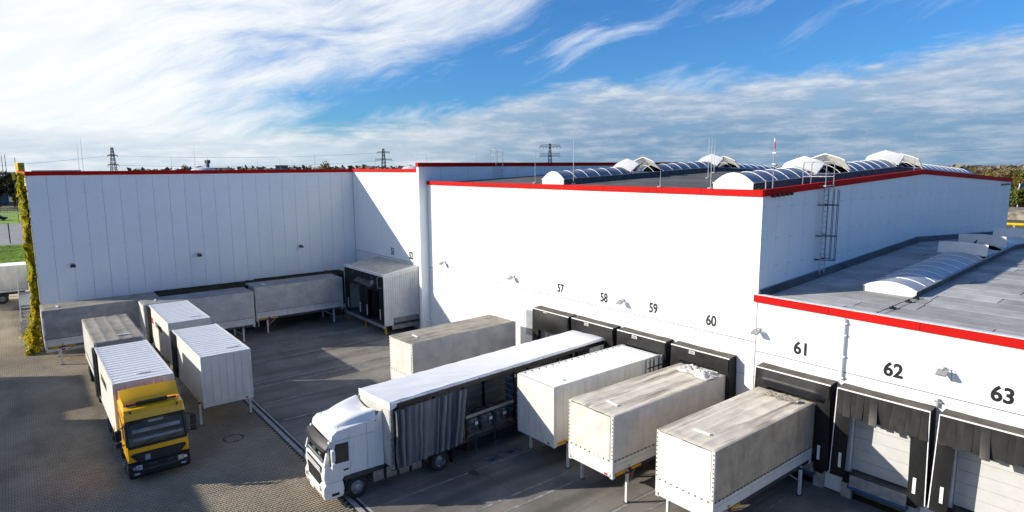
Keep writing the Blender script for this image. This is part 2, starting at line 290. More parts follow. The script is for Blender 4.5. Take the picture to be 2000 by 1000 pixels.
# ------------------------------------------------------------------ mesh helpers
ORG = {}
class MB:
    def __init__(s): s.v = []; s.f = []
    def add(s, vs, fs):
        n = len(s.v); s.v += [tuple(p) for p in vs]; s.f += [tuple(i + n for i in f) for f in fs]; return s
    def box(s, x0, x1, y0, y1, z0, z1):
        if x0 > x1: x0, x1 = x1, x0
        if y0 > y1: y0, y1 = y1, y0
        if z0 > z1: z0, z1 = z1, z0
        return s.add([(x0, y0, z0), (x1, y0, z0), (x1, y1, z0), (x0, y1, z0), (x0, y0, z1), (x1, y0, z1), (x1, y1, z1), (x0, y1, z1)],
                     [(0, 3, 2, 1), (4, 5, 6, 7), (0, 1, 5, 4), (1, 2, 6, 5), (2, 3, 7, 6), (3, 0, 4, 7)])
    def bar(s, a, b, w, h=None, up=(0, 0, 1)):
        a = Vector(a); b = Vector(b); h = h or w
        d = (b - a).normalized(); u = Vector(up)
        if abs(d.dot(u)) > .98: u = Vector((1, 0, 0))
        r = d.cross(u).normalized(); u = r.cross(d)
        vs = []
        for p in (a, b):
            for i, j in ((-1, -1), (1, -1), (1, 1), (-1, 1)): vs.append(p + r * (i * w / 2) + u * (j * h / 2))
        return s.add(vs, [(0, 1, 2, 3), (7, 6, 5, 4), (0, 4, 5, 1), (1, 5, 6, 2), (2, 6, 7, 3), (3, 7, 4, 0)])
    def tube(s, a, b, r0, r1=None, n=8, caps=True):
        a = Vector(a); b = Vector(b); r1 = r0 if r1 is None else r1
        d = (b - a).normalized(); u = Vector((0, 0, 1)) if abs(d.z) < .95 else Vector((1, 0, 0))
        x = d.cross(u).normalized(); y = d.cross(x)
        vs = []
        for p, r in ((a, r0), (b, r1)):
            for k in range(n):
                t = 2 * math.pi * k / n; vs.append(p + x * (r * math.cos(t)) + y * (r * math.sin(t)))
        fs = [(k, (k + 1) % n, n + (k + 1) % n, n + k) for k in range(n)]
        if caps: fs += [tuple(range(n - 1, -1, -1)), tuple(range(n, 2 * n))]
        return s.add(vs, fs)
    def path(s, pts, r, n=6):
        for a, b in zip(pts, pts[1:]): s.tube(a, b, r, n=n)
        return s
    def prism(s, poly, axis, a0, a1):
        """poly of 2-D points extruded along axis: 'y' -> (x,z), 'x' -> (y,z), 'z' -> (x,y)"""
        def P(p, a): return (p[0], a, p[1]) if axis == 'y' else (a, p[0], p[1]) if axis == 'x' else (p[0], p[1], a)
        n = len(poly); vs = [P(p, a0) for p in poly] + [P(p, a1) for p in poly]
        return s.add(vs, [tuple(range(n)), tuple(range(2 * n - 1, n - 1, -1))] + [(k, n + k, n + (k + 1) % n, (k + 1) % n) for k in range(n)])
    def grid(s, fn, nu, nv):
        vs = [fn(i / nu, j / nv) for j in range(nv + 1) for i in range(nu + 1)]
        return s.add(vs, [(j * (nu + 1) + i, j * (nu + 1) + i + 1, (j + 1) * (nu + 1) + i + 1, (j + 1) * (nu + 1) + i) for j in range(nv) for i in range(nu)])
    def ring(s, c, axis, prof, n=24):
        """lathe of (radius, offset along axis) about centre c"""
        c = Vector(c); a = Vector(axis).normalized(); u = Vector((0, 0, 1)) if abs(a.z) < .9 else Vector((1, 0, 0))
        x = a.cross(u).normalized(); y = a.cross(x); m = len(prof); vs = []
        for k in range(n):
            t = 2 * math.pi * k / n
            for r, o in prof: vs.append(c + a * o + (x * math.cos(t) + y * math.sin(t)) * r)
        return s.add(vs, [(k * m + i, ((k + 1) % n) * m + i, ((k + 1) % n) * m + i + 1, k * m + i + 1) for k in range(n) for i in range(m - 1)])
    def mesh(s, name, m=None, smooth=False, fix=False, off=None):
        me = bpy.data.meshes.new(name)
        vs = s.v if off is None else [(p[0] - off[0], p[1] - off[1], p[2] - off[2]) for p in s.v]
        me.from_pydata(vs, [], s.f)
        if fix:
            b = bmesh.new(); b.from_mesh(me); bmesh.ops.remove_doubles(b, verts=b.verts, dist=1e-5); bmesh.ops.recalc_face_normals(b, faces=b.faces); b.to_mesh(me); b.free()
        if smooth:
            me.polygons.foreach_set('use_smooth', [True] * len(me.polygons)); me.set_sharp_from_angle(angle=R(38 if smooth is True else smooth))
        if m: me.materials.append(M[m] if isinstance(m, str) else m)
        return me
    def build(s, name, m, parent=None, smooth=False, bevel=0.0, fix=False, **props):
        off = ORG.get(parent.name) if parent is not None else None
        o = bpy.data.objects.new(name, s.mesh(name, m, smooth, fix or bevel > 0, off))
        COL.objects.link(o)
        if parent is not None:
            o.parent = parent
            if off is not None: ORG[o.name] = off
        if bevel:
            md = o.modifiers.new('edge', 'BEVEL'); md.width = bevel; md.segments = 2; md.limit_method = 'ANGLE'; md.angle_limit = R(40)
        for k, v in props.items(): o[k] = v
        return o

def obj(name, me, parent=None, loc=(0, 0, 0), rot=(0, 0, 0), **props):
    o = bpy.data.objects.new(name, me); COL.objects.link(o); o.location = loc; o.rotation_euler = rot
    if parent is not None: o.parent = parent
    for k, v in props.items(): o[k] = v
    return o
def thing(name, label, cat, loc=(0, 0, 0), rotz=0.0, group=None, world_parts=False):
    o = bpy.data.objects.new(name, None); COL.objects.link(o); o.location = loc; o.rotation_euler = (0, 0, rotz)
    o.empty_display_size = .3; o['label'] = label; o['category'] = cat
    if group: o['group'] = group
    if world_parts: ORG[o.name] = tuple(loc)
    return o
def tag(o, label, cat, group=None):
    o['label'] = label; o['category'] = cat
    if group: o['group'] = group
    return o
def structure(o): o['kind'] = 'structure'; return o
def copy_tree(src, loc, rotz=None, label=None, group=None):
    def rec(o, par):
        c = o.copy(); COL.objects.link(c)
        if par is not None: c.parent = par
        for ch in list(o.children): rec(ch, c)
        return c
    kids = list(src.children); r = src.copy(); COL.objects.link(r)
    for ch in kids: rec(ch, r)
    r.location = loc
    if rotz is not None: r.rotation_euler = (0, 0, rotz)
    if label: r['label'] = label
    if group: r['group'] = group
    return r
def text(name, body, size, m, parent, loc, rot, sx=1.0, bold=0.0, align='CENTER', **props):
    cu = bpy.data.curves.new(name, 'FONT'); cu.body = body; cu.size = size; cu.align_x = align; cu.align_y = 'CENTER'
    cu.extrude = .003; cu.offset = bold; cu.materials.append(M[m]); cu.resolution_u = 6
    t = bpy.data.objects.new(name + '_outline', cu); COL.objects.link(t)
    dg = bpy.context.evaluated_depsgraph_get(); me = bpy.data.meshes.new_from_object(t.evaluated_get(dg)); me.name = name
    bpy.data.objects.remove(t); bpy.data.curves.remove(cu)
    o = bpy.data.objects.new(name, me); COL.objects.link(o)
    if parent is not None:
        o.parent = parent
        off = ORG.get(parent.name)
        if off: loc = tuple(a - b for a, b in zip(loc, off))
    o.location = loc; o.rotation_euler = rot; o.scale = (sx, 1, 1)
    for k, v in props.items(): o[k] = v
    return o
def nz(x, y, z=0.0): return noise.noise(Vector((x, y, z)))
# ------------------------------------------------------------------ ground
def px_of(P):
    d = Vector(P) - Vector((0, 0, CAM_H)); z = d.dot(_fw)
    if z < .1: return None
    return (1000 + F_PX * d.dot(_r2) / z, 500 - F_PX * d.dot(_u2) / z)

def ground():
    b = MB(); n = 96
    ring0 = [(0, 0, -.14)]
    vs = [(-40, 20, -.14)]; fs = []
    rs = [60, 140, 300, 700, 1600, 3500, 7000]
    for r in rs:
        for k in range(n):
            t = 2 * math.pi * k / n; vs.append((-40 + r * math.cos(t), 20 + r * math.sin(t), -.14 if r < 600 else -.14 - (r - 600) * .0006))
    for k in range(n): fs.append((0, 1 + k, 1 + (k + 1) % n))
    for j in range(len(rs) - 1):
        for k in range(n):
            a = 1 + j * n + k; c = 1 + j * n + (k + 1) % n; fs.append((a, a + n, c + n, c))
    b.add(vs, fs)
    structure(b.build('ground', 'field', smooth=False))
ground()

def paving():
    base = MB().box(-100, 12, -46, 9.74, -.13, -.028).build('block_paving', 'pavejoint'); structure(base)
    structure(MB().box(-100, 12, -46, -9.02, -.02, -.002).build('block_paving', 'paver')); structure(MB().box(-100, -60.02, -9.0, -6.02, -.02, -.002).build('block_paving', 'paver')); structure(MB().box(-100, -85.1, -6.0, .9, -.02, -.002).build('block_paving', 'paver'))
    pu, pv, g = .165, .20, .014
    hx, hy, ch = (pu - g) / 2, (pv - g) / 2, .011
    k = .018
    prof = [(-hx, -hy), (hx, -hy), (hx - k, -hy * .55), (hx - k, hy * .55), (hx, hy), (-hx, hy), (-hx + k, hy * .55), (-hx + k, -hy * .55)]
    m = len(prof)
    top = np.array([(x * (1 - ch / hx), y * (1 - ch / hy), 0.0) for x, y in prof]); skirt = np.array([(x, y, -.014) for x, y in prof])
    unit = np.vstack([top, skirt])
    faces_u = [tuple(range(m))] + [(i, m + i, m + (i + 1) % m, (i + 1) % m) for i in range(m)]
    cs = []
    nu = int(66 / pu)
    for i in range(nu):
        u = -85 + (i + .5) * pu
        vlo = -9.0 if u > -60 else -6.0
        j = 0
        v = 9.70 - pv / 2 - (pv / 2 if i % 2 else 0)
        while v > vlo:
            if not (u < -58.0 and v > 1.3): cs.append((u, v))
            v -= pv
    cs = np.array(cs)
    keep = []
    for q, (u, v) in enumerate(cs):
        p = px_of((u, v, 0))
        if p and -520 < p[0] < 2100 and p[1] < 1200: keep.append(q)
    cs = cs[keep]
    infr = np.array([(lambda p: 3 < p[0] < 1997 and p[1] < 996)(px_of((u, v, 0))) for u, v in cs])
    # keep the single pieces where nothing stands on the paving
    clear = infr & ~((cs[:, 0] > -26.2) & (cs[:, 1] > 8.2))
    dist = np.hypot(cs[:, 0], cs[:, 1]) + np.where(clear, 0, 1e6)
    order = np.argsort(dist); single = set(order[:290].tolist())
    zj = np.random.uniform(-.003, .003, len(cs))
    rest = np.array([q for q in range(len(cs)) if q not in single])
    N = len(rest); V = np.empty((N, 2 * m, 3)); V[:] = unit
    V[:, :, 0] += cs[rest, 0][:, None]; V[:, :, 1] += cs[rest, 1][:, None]; V[:, :, 2] += zj[rest][:, None]
    # each block leans a hair, so the light catches them unevenly
    tx = np.random.normal(0, .012, N); ty = np.random.normal(0, .012, N)
    V[:, :, 2] += unit[None, :, 0] * tx[:, None] + unit[None, :, 1] * ty[:, None]
    F = []
    loops = np.concatenate([np.array(f) for f in faces_u]); sizes = np.array([len(f) for f in faces_u])
    L = (loops[None, :] + (np.arange(N) * 2 * m)[:, None]).ravel()
    me = bpy.data.meshes.new('paver_field'); me.vertices.add(N * 2 * m); me.vertices.foreach_set('co', V.ravel())
    me.loops.add(len(L)); me.loops.foreach_set('vertex_index', L)
    S = np.tile(sizes, N); st = np.concatenate([[0], np.cumsum(S)[:-1]])
    me.polygons.add(len(S)); me.polygons.foreach_set('loop_start', st); me.polygons.foreach_set('loop_total', S)
    me.update(calc_edges=True); me.materials.append(M['paver'])
    o = obj('pavers', me, base); o['kind'] = 'stuff'
    b = MB(); b.add([tuple(p) for p in unit], faces_u); me1 = b.mesh('paver', 'paver_light')
    for q in sorted(single):
        obj('paver', me1, base, (cs[q, 0], cs[q, 1], zj[q]), (random.gauss(0, .012), random.gauss(0, .012), 0))
paving()

def yard():
    base = MB().box(-57.6, 12, 10.22, 26.15, -.13, -.022).build('concrete_yard', 'slabjoint'); structure(base)
    us = [-57.6 + i * 3.48 for i in range(21)]; vs = [10.24, 15.5, 20.8, 26.1]
    cache = {}
    for i in range(len(us) - 1):
        for j in range(3):
            w = us[i + 1] - us[i] - .018; h = vs[j + 1] - vs[j] - .018
            key = (round(w, 3), round(h, 3))
            if key not in cache:
                cache[key] = MB().box(-w / 2, w / 2, -h / 2, h / 2, -.02, 0).mesh('slab', 'slab')
            obj('slab', cache[key], base, ((us[i] + us[i + 1]) / 2, (vs[j] + vs[j + 1]) / 2, random.uniform(-.002, .002)))
    # painted bay lines, worn
    for u, v0, v1 in ((-22.05, 10.5, 24.5), (-19.25, 10.6, 24.5), (-18.45, 10.6, 24.5), (-15.70, 10.6, 24.5), (-14.9, 10.6, 24.5), (-40.45, 10.5, 24.0), (-39.62, 10.5, 24.0),
                      (-36.6, 10.5, 20.5), (-33.4, 10.5, 20.5), (-45.15, 12.5, 22.2), (-43.3, 16.0, 22.2), (-49.0, 13.0, 22.0), (-11.9, 12.6, 24.5)):
        b = MB(); v = v0
        while v < v1:
            e = min(v1, v + random.uniform(1.2, 3.0))
            b.box(u - .055, u + .055, v, e, .0045, .0065); v = e + (random.uniform(.02, .05))
        structure(b.build('lane_marking', 'line'))
    # drain channel between the paving and the slabs
    ch = MB().box(-57.6, 12, 9.755, 10.215, -.13, -.030).build('drain_channel', 'slabjoint'); structure(ch)
    ke = MB().box(-.49, .49, -.10, .10, -.03, .004).mesh('kerb_stone', 'concrete')
    ke2 = MB().box(-.49, .49, -.055, .055, -.03, .002).mesh('edge_stone', 'concrete')
    gr = MB()
    for k in range(12): gr.box(-.48 + k * .08, -.48 + k * .08 + .055, -.055, .055, -.03, -.004)
    gr.box(-.48, .48, -.06, -.05, -.03, -.002); gr.box(-.48, .48, .05, .06, -.03, -.002)
    gm = gr.mesh('drain_grate', 'drain')
    for k in range(42):
        u = -57.0 + k
        if u > -15: break
        obj('kerb_stone', ke, ch, (u, 9.865, 0)); obj('drain_grate', gm, ch, (u, 10.04, 0)); obj('edge_stone', ke2, ch, (u, 10.158, 0))
yard()

def manhole(c, r, label):
    b = MB(); n = 40
    for k in range(n):
        t0, t1 = 2 * math.pi * k / n, 2 * math.pi * (k + 1) / n
        w = .055 if (k % 10) not in (0, 1, 9) else .11
        q = []
        for t, rr in ((t0, r), (t1, r), (t1, r - w), (t0, r - w)): q.append((c[0] + rr * math.cos(t), c[1] + rr * math.sin(t)))
        b.prism(q, 'z', .003, .012)
    tag(b.build('manhole_ring', 'drain'), label, 'manhole')
manhole((-32.75, 7.75), .50, 'dark iron manhole ring let into the block paving in front of the boxes')
tag(MB().prism([(-35.3 + .5 * math.cos(t * .35), -5.0 + .42 * math.sin(t * .35)) for t in range(18)], 'z', .004, .03).build('drain_cover', 'blue'), 'small blue grey drain cover set in the shaded block paving', 'drain cover')

def oil_stain(u, v, r, label, seed):
    q = [(u + r * (.75 + .5 * nz(math.cos(t * .3) * 2, math.sin(t * .3) * 2, seed)) * math.cos(t * 2 * math.pi / 21), v + r * .55 * (.75 + .5 * nz(math.cos(t * .3) * 2, math.sin(t * .3) * 2, seed + 5)) * math.sin(t * 2 * math.pi / 21)) for t in range(21)]
    tag(MB().prism(q, 'z', .0065, .0085).build('oil_stain', 'slabjoint'), label, 'stain')
oil_stain(-21.9, 15.2, .42, 'dark oil stain on the painted line beside the long trailer', 3)
oil_stain(-9.6, 22.8, .40, 'dark oil stain on the shaded slabs in front of dock 62', 8)
# ------------------------------------------------------------------ buildings
VA = 26.2                                                   # plane of the dock front
UL = -57.65                                                 # plane of the tall shaded wall
UF = -43.65                                                 # fire wall
UC = -14.80                                                 # corner of the main hall
def panels(root, axis, fixed, a0, a1, w, z0, z1, out, m='panel', name='wall_panel', gap=.016, thick=.09, start=None):
    """vertical panels along u ('u') or v ('v'); z0/z1 numbers or functions of the position; out = +1/-1 outward sign"""
    fz0 = z0 if callable(z0) else (lambda a: z0); fz1 = z1 if callable(z1) else (lambda a: z1)
    n = max(1, round((a1 - a0) / w)); w = (a1 - a0) / n
    for k in range(n):
        p, q = a0 + k * w + gap / 2, a0 + (k + 1) * w - gap / 2
        b = MB(); j = random.uniform(-.003, .003)
        o0, o1 = fixed - out * (thick - .002), fixed + out * j
        def corner(a, o, z): return (a, o, z) if axis == 'u' else (o, a, z)
        # a face folded at the ridge if the ridge lies within the panel
        vs = [corner(a, o, f(a)) for o in (o0, o1) for a, f in ((p, fz0), (q, fz0), (q, fz1), (p, fz1))]
        b.add(vs, [(0, 1, 2, 3), (7, 6, 5, 4), (0, 4, 5, 1), (1, 5, 6, 2), (2, 6, 7, 3), (3, 7, 4, 0)])
        b.build(name, m, root)
        if k % 1 == 0 and callable(z1) is False and m == 'panel' and (z1 if not callable(z1) else 0) > 9: pass
def cap_run(root, pts, h=.30, w=.16, m='red', name='parapet_cap'):
    """red sheet cap following a polyline (top points), vertical face h"""
    runs = []
    for (a, c) in zip(pts, pts[1:]):
        a = Vector(a); c = Vector(c); n = max(1, round((c - a).length / 3.2)); n = n if (c - a).length < 60 else 20
        for k in range(n):
            j = Vector((0, 0, random.uniform(-.004, .004)))
            runs.append((a.lerp(c, (k + (.0025 if k else 0)) / n) + j, a.lerp(c, (k + 1 - (.0025 if k < n - 1 else 0)) / n) + j))
    for (a, c) in runs:
        d = (c - a); d.z = 0; d.normalize(); nrm = Vector((d.y, -d.x, 0))
        vs = []
        for p in (a, c):
            for o, z in ((-w, -h), (w * .3, -h), (w * .3, 0), (-w, 0)): vs.append(p + nrm * o + Vector((0, 0, z)))
        b = MB().add(vs, [(0, 1, 2, 3), (7, 6, 5, 4), (0, 4, 5, 1), (1, 5, 6, 2), (2, 6, 7, 3), (3, 7, 4, 0)])
        b.build(name, m, root)
def dots(root, axis, fixed, a0, a1, w, z, out):
    b = MB(); n = round((a1 - a0) / w); w = (a1 - a0) / n
    for k in range(n + 1):
        for o in (-.10, .10):
            a = a0 + k * w + o
            if a < a0 or a > a1: continue
            if axis == 'u': b.box(a - .018, a + .018, fixed, fixed + out * .012, z - .018, z + .018)
            else: b.box(fixed, fixed + out * .012, a - .018, a + .018, z - .018, z + .018)
    o = b.build('fixing_screws', 'lampgrey', root); o['kind'] = 'stuff'

def high_hall():
    r = thing('high_hall', 'tall white warehouse hall with a long shaded wall and red roof edge', 'warehouse', (UL, .95, 0), world_parts=True)
    T = 13.62; H = T - .32
    MB().box(-106, UL - .10, 1.08, 66, 0, H - .35).build('wall_core', 'joint', r)
    MB().box(UL - .10, UF - .40, VA + .10, 66, 0, H - .35).build('wall_core', 'joint', r)
    panels(r, 'v', UL, .97, VA - .0, 1.14, 0, H, 1)
    for z in (12.0, 9.9, 8.0, 5.0, 2.6): dots(r, 'v', UL, .97, VA - .1, 1.14, z, 1)
    panels(r, 'u', VA, UL + .03, UF - .36, 1.17, 5.72, H, -1)
    panels(r, 'u', VA, UL + .03, UF - .36, 2.4, 4.62, 5.66, -1, 'base', 'base_panel')
    panels(r, 'u', VA, UL + .03, UF - .36, 2.4, 0, 4.60, -1, 'base', 'base_panel')
    panels(r, 'u', .97, -106, UL - .12, 1.2, 0, H, -1)
    MB().box(UL - .10, UL + .004, .955, 1.02, 0, H).build('corner_trim', 'whitetrim', r)
    cap_run(r, [(UL, .93, T), (UL, VA + .02, T)]); cap_run(r, [(UL + .05, VA - .0, T), (UF - .34, VA - .0, T)])
    cap_run(r, [(-106, .95, T), (UL, .95, T)])
    MB().box(-106, UL - .12, 1.1, 66, H - .34, H - .22).build('roof', 'bitumen', r)
    MB().box(UL - .12, UF - .42, VA + .12, 66, H - .34, H - .22).build('roof', 'bitumen', r)
    text('dock_number', '51', .84, 'black', r, (-49.85, VA - .012, 6.27), (R(90), 0, 0), .78, .034, label='black dock number 51 on the shaded part of the wall')
    text('dock_number', '52', .84, 'black', r, (-46.60, VA - .012, 6.24), (R(90), 0, 0), .78, .034, label='black dock number 52 near the shadow edge')
    return r
high_hall()

def roofz(v): return 12.45 + .041 * (v - 26.2) if v < 45.3 else 12.45 + .041 * 19.1 - .045 * (v - 45.3)
def annexz(v): return 7.75 + .0557 * (v - 26.2) if v < 45.06 else 7.75 + .0557 * 18.86 - .049 * (v - 45.06)
DOCKS = {57: -28.15, 58: -24.55, 59: -20.95, 60: -17.38, 61: -12.72, 62: -9.13, 63: -5.52}

def dock_front(r, u0, u1, docks, ztop, seam):
    """plinth, piers and headers round the dock doors, doors recessed"""
    xs = [u0]
    for d in docks: xs += [DOCKS[d] - 1.22, DOCKS[d] + 1.22]
    xs.append(u1)
    for k in range(0, len(xs), 2):
        a, c = xs[k], xs[k + 1]
        n = max(1, round((c - a) / 2.9)); w = (c - a) / n
        for i in range(n):
            MB().box(a + i * w + .008, a + (i + 1) * w - .008, VA, VA + .34, 0, 3.98).build('base_panel', 'base', r)
    n = max(1, round((u1 - u0) / 3.6)); w = (u1 - u0) / n
    for i in range(n):
        MB().box(u0 + i * w + .008, u0 + (i + 1) * w - .008, VA, VA + .34, 4.0, seam - .012).build('base_panel', 'base', r)
    MB().box(u0, u1, VA + .02, VA + .30, seam - .012, seam + .022).build('seam_strip', 'seam', r)
    MB().box(u0, u1, VA + .33, VA + .36, 4.0, seam - .02).build('wall_core', 'seam', r)
    for d in docks:
        u = DOCKS[d]
        dr = MB().box(u - 1.22, u + 1.22, VA + .26, VA + .30, 1.12, 4.0).build('dock_door', 'joint', r)
        for i in range(6):
            z = 1.14 + i * .475
            MB().box(u - 1.2, u + 1.2, VA + .225, VA + .262, z, z + .462).build('door_section', 'doorwhite', dr)
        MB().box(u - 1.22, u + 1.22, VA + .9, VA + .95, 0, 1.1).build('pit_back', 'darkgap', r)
        lv = MB().box(u - 1.05, u + 1.05, VA - .30, VA + .9, 1.02, 1.10).build('dock_leveller', 'darkgrey', r)
        MB().box(u - 1.05, u + 1.05, VA - .36, VA - .30, .62, 1.09).build('lip_plate', 'galv', lv)
        MB().box(u - 1.12, u + 1.12, VA - .40, VA - .28, .52, .615).build('front_beam', 'blue', lv)
        for s in (-1, 1):
            MB().box(u + s * 1.22 - .14, u + s * 1.22 + .14, VA - .26, VA - .003, .66, 1.06).build('dock_bumper', 'rubber', r)
            MB().box(u + s * 1.22 - .20, u + s * 1.22 + .20, VA - .22, VA - .003, .0, .655).build('bumper_pier', 'concrete', r)

def main_hall():
    r = thing('main_hall', 'white loading hall with docks 57 to 60, red roof edge and low gable', 'warehouse', (UF, VA, 0), world_parts=True)
    T = 12.64
    MB().box(UF, UC - .10, VA + .36, 65, 0, 12.0).build('wall_core', 'seam', r)
    panels(r, 'u', VA, UF + .02, UC - .02, 1.175, 5.66, T - .28, -1, gap=.028)
    MB().box(UF + .02, UC - .11, VA + .088, VA + .37, 5.66, T - .3).build('wall_core', 'seam', r)
    dock_front(r, UF + .02, UC - .02, (57, 58, 59, 60), 5.63, 5.63)
    # gable side
    MB().box(UC - .40, UC - .091, VA + .11, 65.2, 7.0, 12.2).build('wall_core', 'seam', r)
    def topz(v): return roofz(v) - .12
    panels(r, 'v', UC, VA + .01, 45.3, 1.27, lambda v: annexz(v) + .10, topz, 1)
    panels(r, 'v', UC, 45.3, 65.1, 1.24, lambda v: annexz(v) + .10, topz, 1)
    for z0 in (11.85, 10.4, 9.1): dots(r, 'v', UC, VA + .1, 65, 1.27, z0, 1)
    MB().box(UC - .085, UC + .003, VA + .004, VA + .05, 7.8, T - .3).build('corner_trim', 'whitetrim', r)
    MB().box(UC - .30, UC - .02, 65.0, 65.1, 0, 12.2).build('corner_trim', 'panel', r)
    # roof slopes
    for a, c in ((VA + .1, 45.3), (45.3, 65)):
        b = MB(); b.add([(UF + .2, a, roofz(a)), (UC - .1, a, roofz(a)), (UC - .1, c, roofz(c)), (UF + .2, c, roofz(c)), (UF + .2, a, roofz(a) - .3), (UC - .1, a, roofz(a) - .3), (UC - .1, c, roofz(c) - .3), (UF + .2, c, roofz(c) - .3)],
                        [(0, 1, 2, 3), (7, 6, 5, 4), (0, 4, 5, 1), (2, 6, 7, 3)])
        b.build('roof', 'bitumen', r)
    cap_run(r, [(UF - .04, VA - .02, T), (UC + .02, VA - .02, T)])
    cap_run(r, [(UC + .02, VA - .02, roofz(VA) + .20), (UC + .02, 45.3, roofz(45.3) + .17), (UC + .02, 65.15, roofz(65.15) + .17)], h=.30)
    # fire wall standing proud of roof and front
    MB().box(UF - .32, UF, 25.43, 66, 0, 13.78).build('fire_wall', 'panel', r)
    for v in (27.5, 30.2, 32.9, 35.6, 38.3, 41, 43.7, 46.4, 49.1): MB().box(UF + .0, UF + .006, v, v + .02, 12.4, 13.7).build('panel_seam', 'joint', r)
    MB().box(UF - .37, UF + .05, 25.38, 66, 13.78, 14.10).build('parapet_cap', 'red', r)
    MB().box(UF + .0, UF + .22, VA - .40, VA - .004, .0, 1.2).build('column_foot', 'base', r)
    for n in (57, 58, 59, 60):
        uu = {57: -27.95, 58: -24.28, 59: -20.72, 60: -17.18}[n]
        text('dock_number', str(n), .73, 'black', r, (uu, VA - .010, 6.19), (R(90), 0, 0), .80, .022, label='black dock number %d painted on the white front' % n)
    # overflow pipes
    for k in range(5):
        v = 26.92 + k * .39
        MB().tube((UC - .02, v, 12.36 + k * .016), (UC + .20, v, 12.35 + k * .016), .075, n=12).build('overflow_pipe', 'darkred', r)
    MB().box(UC + .0, UC + .10, 62.3, 64.6, 11.98, 12.10).build('overflow_box', 'darkgrey', r)
    # moss on the roof corner
    mo = MB()
    for k in range(160):
        x = random.gauss(0, .16); y = random.gauss(0, .22)
        z = roofz(26.6) + .17 * math.exp(-(x * x / .06 + y * y / .12)) + random.uniform(-.02, .05)
        s = random.uniform(.02, .05); a = random.uniform(0, 6.28)
        mo.add([(UC - .45 + x - s, 26.75 + y, z), (UC - .45 + x, 26.75 + y - s, z + s), (UC - .45 + x + s, 26.75 + y, z), (UC - .45 + x, 26.75 + y + s, z + s * .4)], [(0, 1, 2, 3)])
    o = mo.build('moss_tuft', 'leaf_gold', r); o['kind'] = 'stuff'
    # grey service door left of dock 57
    MB().box(-31.25, -30.35, VA - .05, VA - .003, 2.6, 4.3).build('service_hatch', 'flash', r)
    return r
main_hall()

def annex():
    r = thing('low_hall', 'lower white loading hall with docks 61 to 63, red edge and felt roof', 'warehouse', (UC, VA, 0), world_parts=True)
    E = 12.0
    MB().box(UC + .02, E, VA + .36, 66, 0, 7.2).build('wall_core', 'seam', r)
    panels(r, 'u', VA, UC + .015, -10.96, 3.82, 5.26, 7.56, -1, name='wall_panel'); panels(r, 'u', VA, -10.92, E, 3.82, 5.26, 7.56, -1)
    MB().box(UC + .02, E, VA + .088, VA + .37, 5.26, 7.4).build('wall_core', 'seam', r)
    dock_front(r, UC + .015, E, (61, 62, 63), 5.23, 5.23)
    cap_run(r, [(UC - .16, VA - .05, 7.87), (E, VA - .05, 7.87)], h=.33, w=.12)
    MB().box(UC - .14, E, VA - .06, VA + .22, 7.872, 7.90).build('edge_strip', 'whitetrim', r)
    # felt strips across the roof, short sheets laid along u
    v = VA + .16; row = 0
    widths = []
    while v < 65:
        w = 1.0
        c = min(65.2, v + w)
        if v < 45.06 < c: c = 45.06
        u = UC + .06 - random.uniform(0, 5)
        while u < E:
            ln = random.uniform(4.5, 7.5)
            a0, a1 = max(UC + .06, u), min(E, u + ln)
            if a1 - a0 > .1:
                lift = random.uniform(0, .006)
                vs = []
                for z in (-.10, lift):
                    for (x, y) in ((a0 + .022, v + .022), (a1 - .022, v + .022), (a1 - .022, c - .022), (a0 + .022, c - .022)): vs.append((x, y, annexz(y) + z))
                MB().add(vs, [(3, 2, 1, 0), (4, 5, 6, 7), (0, 1, 5, 4), (1, 2, 6, 5), (2, 3, 7, 6), (3, 0, 4, 7)]).build('felt_sheet', 'felt', r)
            u += ln
        v = c; row += 1
    for a, c in ((VA + .1, 45.06), (45.06, 65.3)):
        MB().add([(UC + .03, a, annexz(a) - .05), (E, a, annexz(a) - .05), (E, c, annexz(c) - .05), (UC + .03, c, annexz(c) - .05)], [(0, 1, 2, 3)]).build('roof', 'slabjoint', r)
    # upstand where the roof meets the taller wall
    for a, c in ((VA + .12, 45.06), (45.06, 65.0)):
        MB().add([(UC + .012, a, annexz(a) + .34), (UC + .012, c, annexz(c) + .34), (UC + .22, c, annexz(c) + .012), (UC + .22, a, annexz(a) + .012)], [(0, 1, 2, 3)]).build('wall_upstand', 'bitumen', r)
        MB().add([(UC + .004, a, annexz(a) + .36), (UC + .004, c, annexz(c) + .36), (UC + .03, c, annexz(c) + .32), (UC + .03, a, annexz(a) + .32)], [(0, 1, 2, 3)]).build('flashing_strip', 'flash', r)
    for n, u, z in ((61, -12.66, 5.80), (62, -9.02, 5.77), (63, -5.56, 5.77)):
        text('dock_number', str(n), .76, 'black', r, (u, VA - .010, z), (R(90), 0, 0), .92, .024, label='black dock number %d painted on the lower white front' % n)
    # downpipe and cable bracket
    d = MB(); d.tube((-10.90, VA - .10, 4.95), (-10.90, VA - .10, 7.50), .06, n=12)
    for z in (5.0, 5.9, 6.8, 7.3): d.box(-11.0, -10.80, VA - .15, VA, z, z + .05)
    d.build('downpipe', 'whitetrim', r, smooth=True)
    d = MB(); d.tube((-7.42, VA - .08, 4.8), (-7.42, VA - .08, 5.12), .05, n=10).box(-7.55, -7.3, VA - .12, VA, 4.98, 5.03)
    d.build('pipe_end', 'galv', r, smooth=True)
    return r
annex()

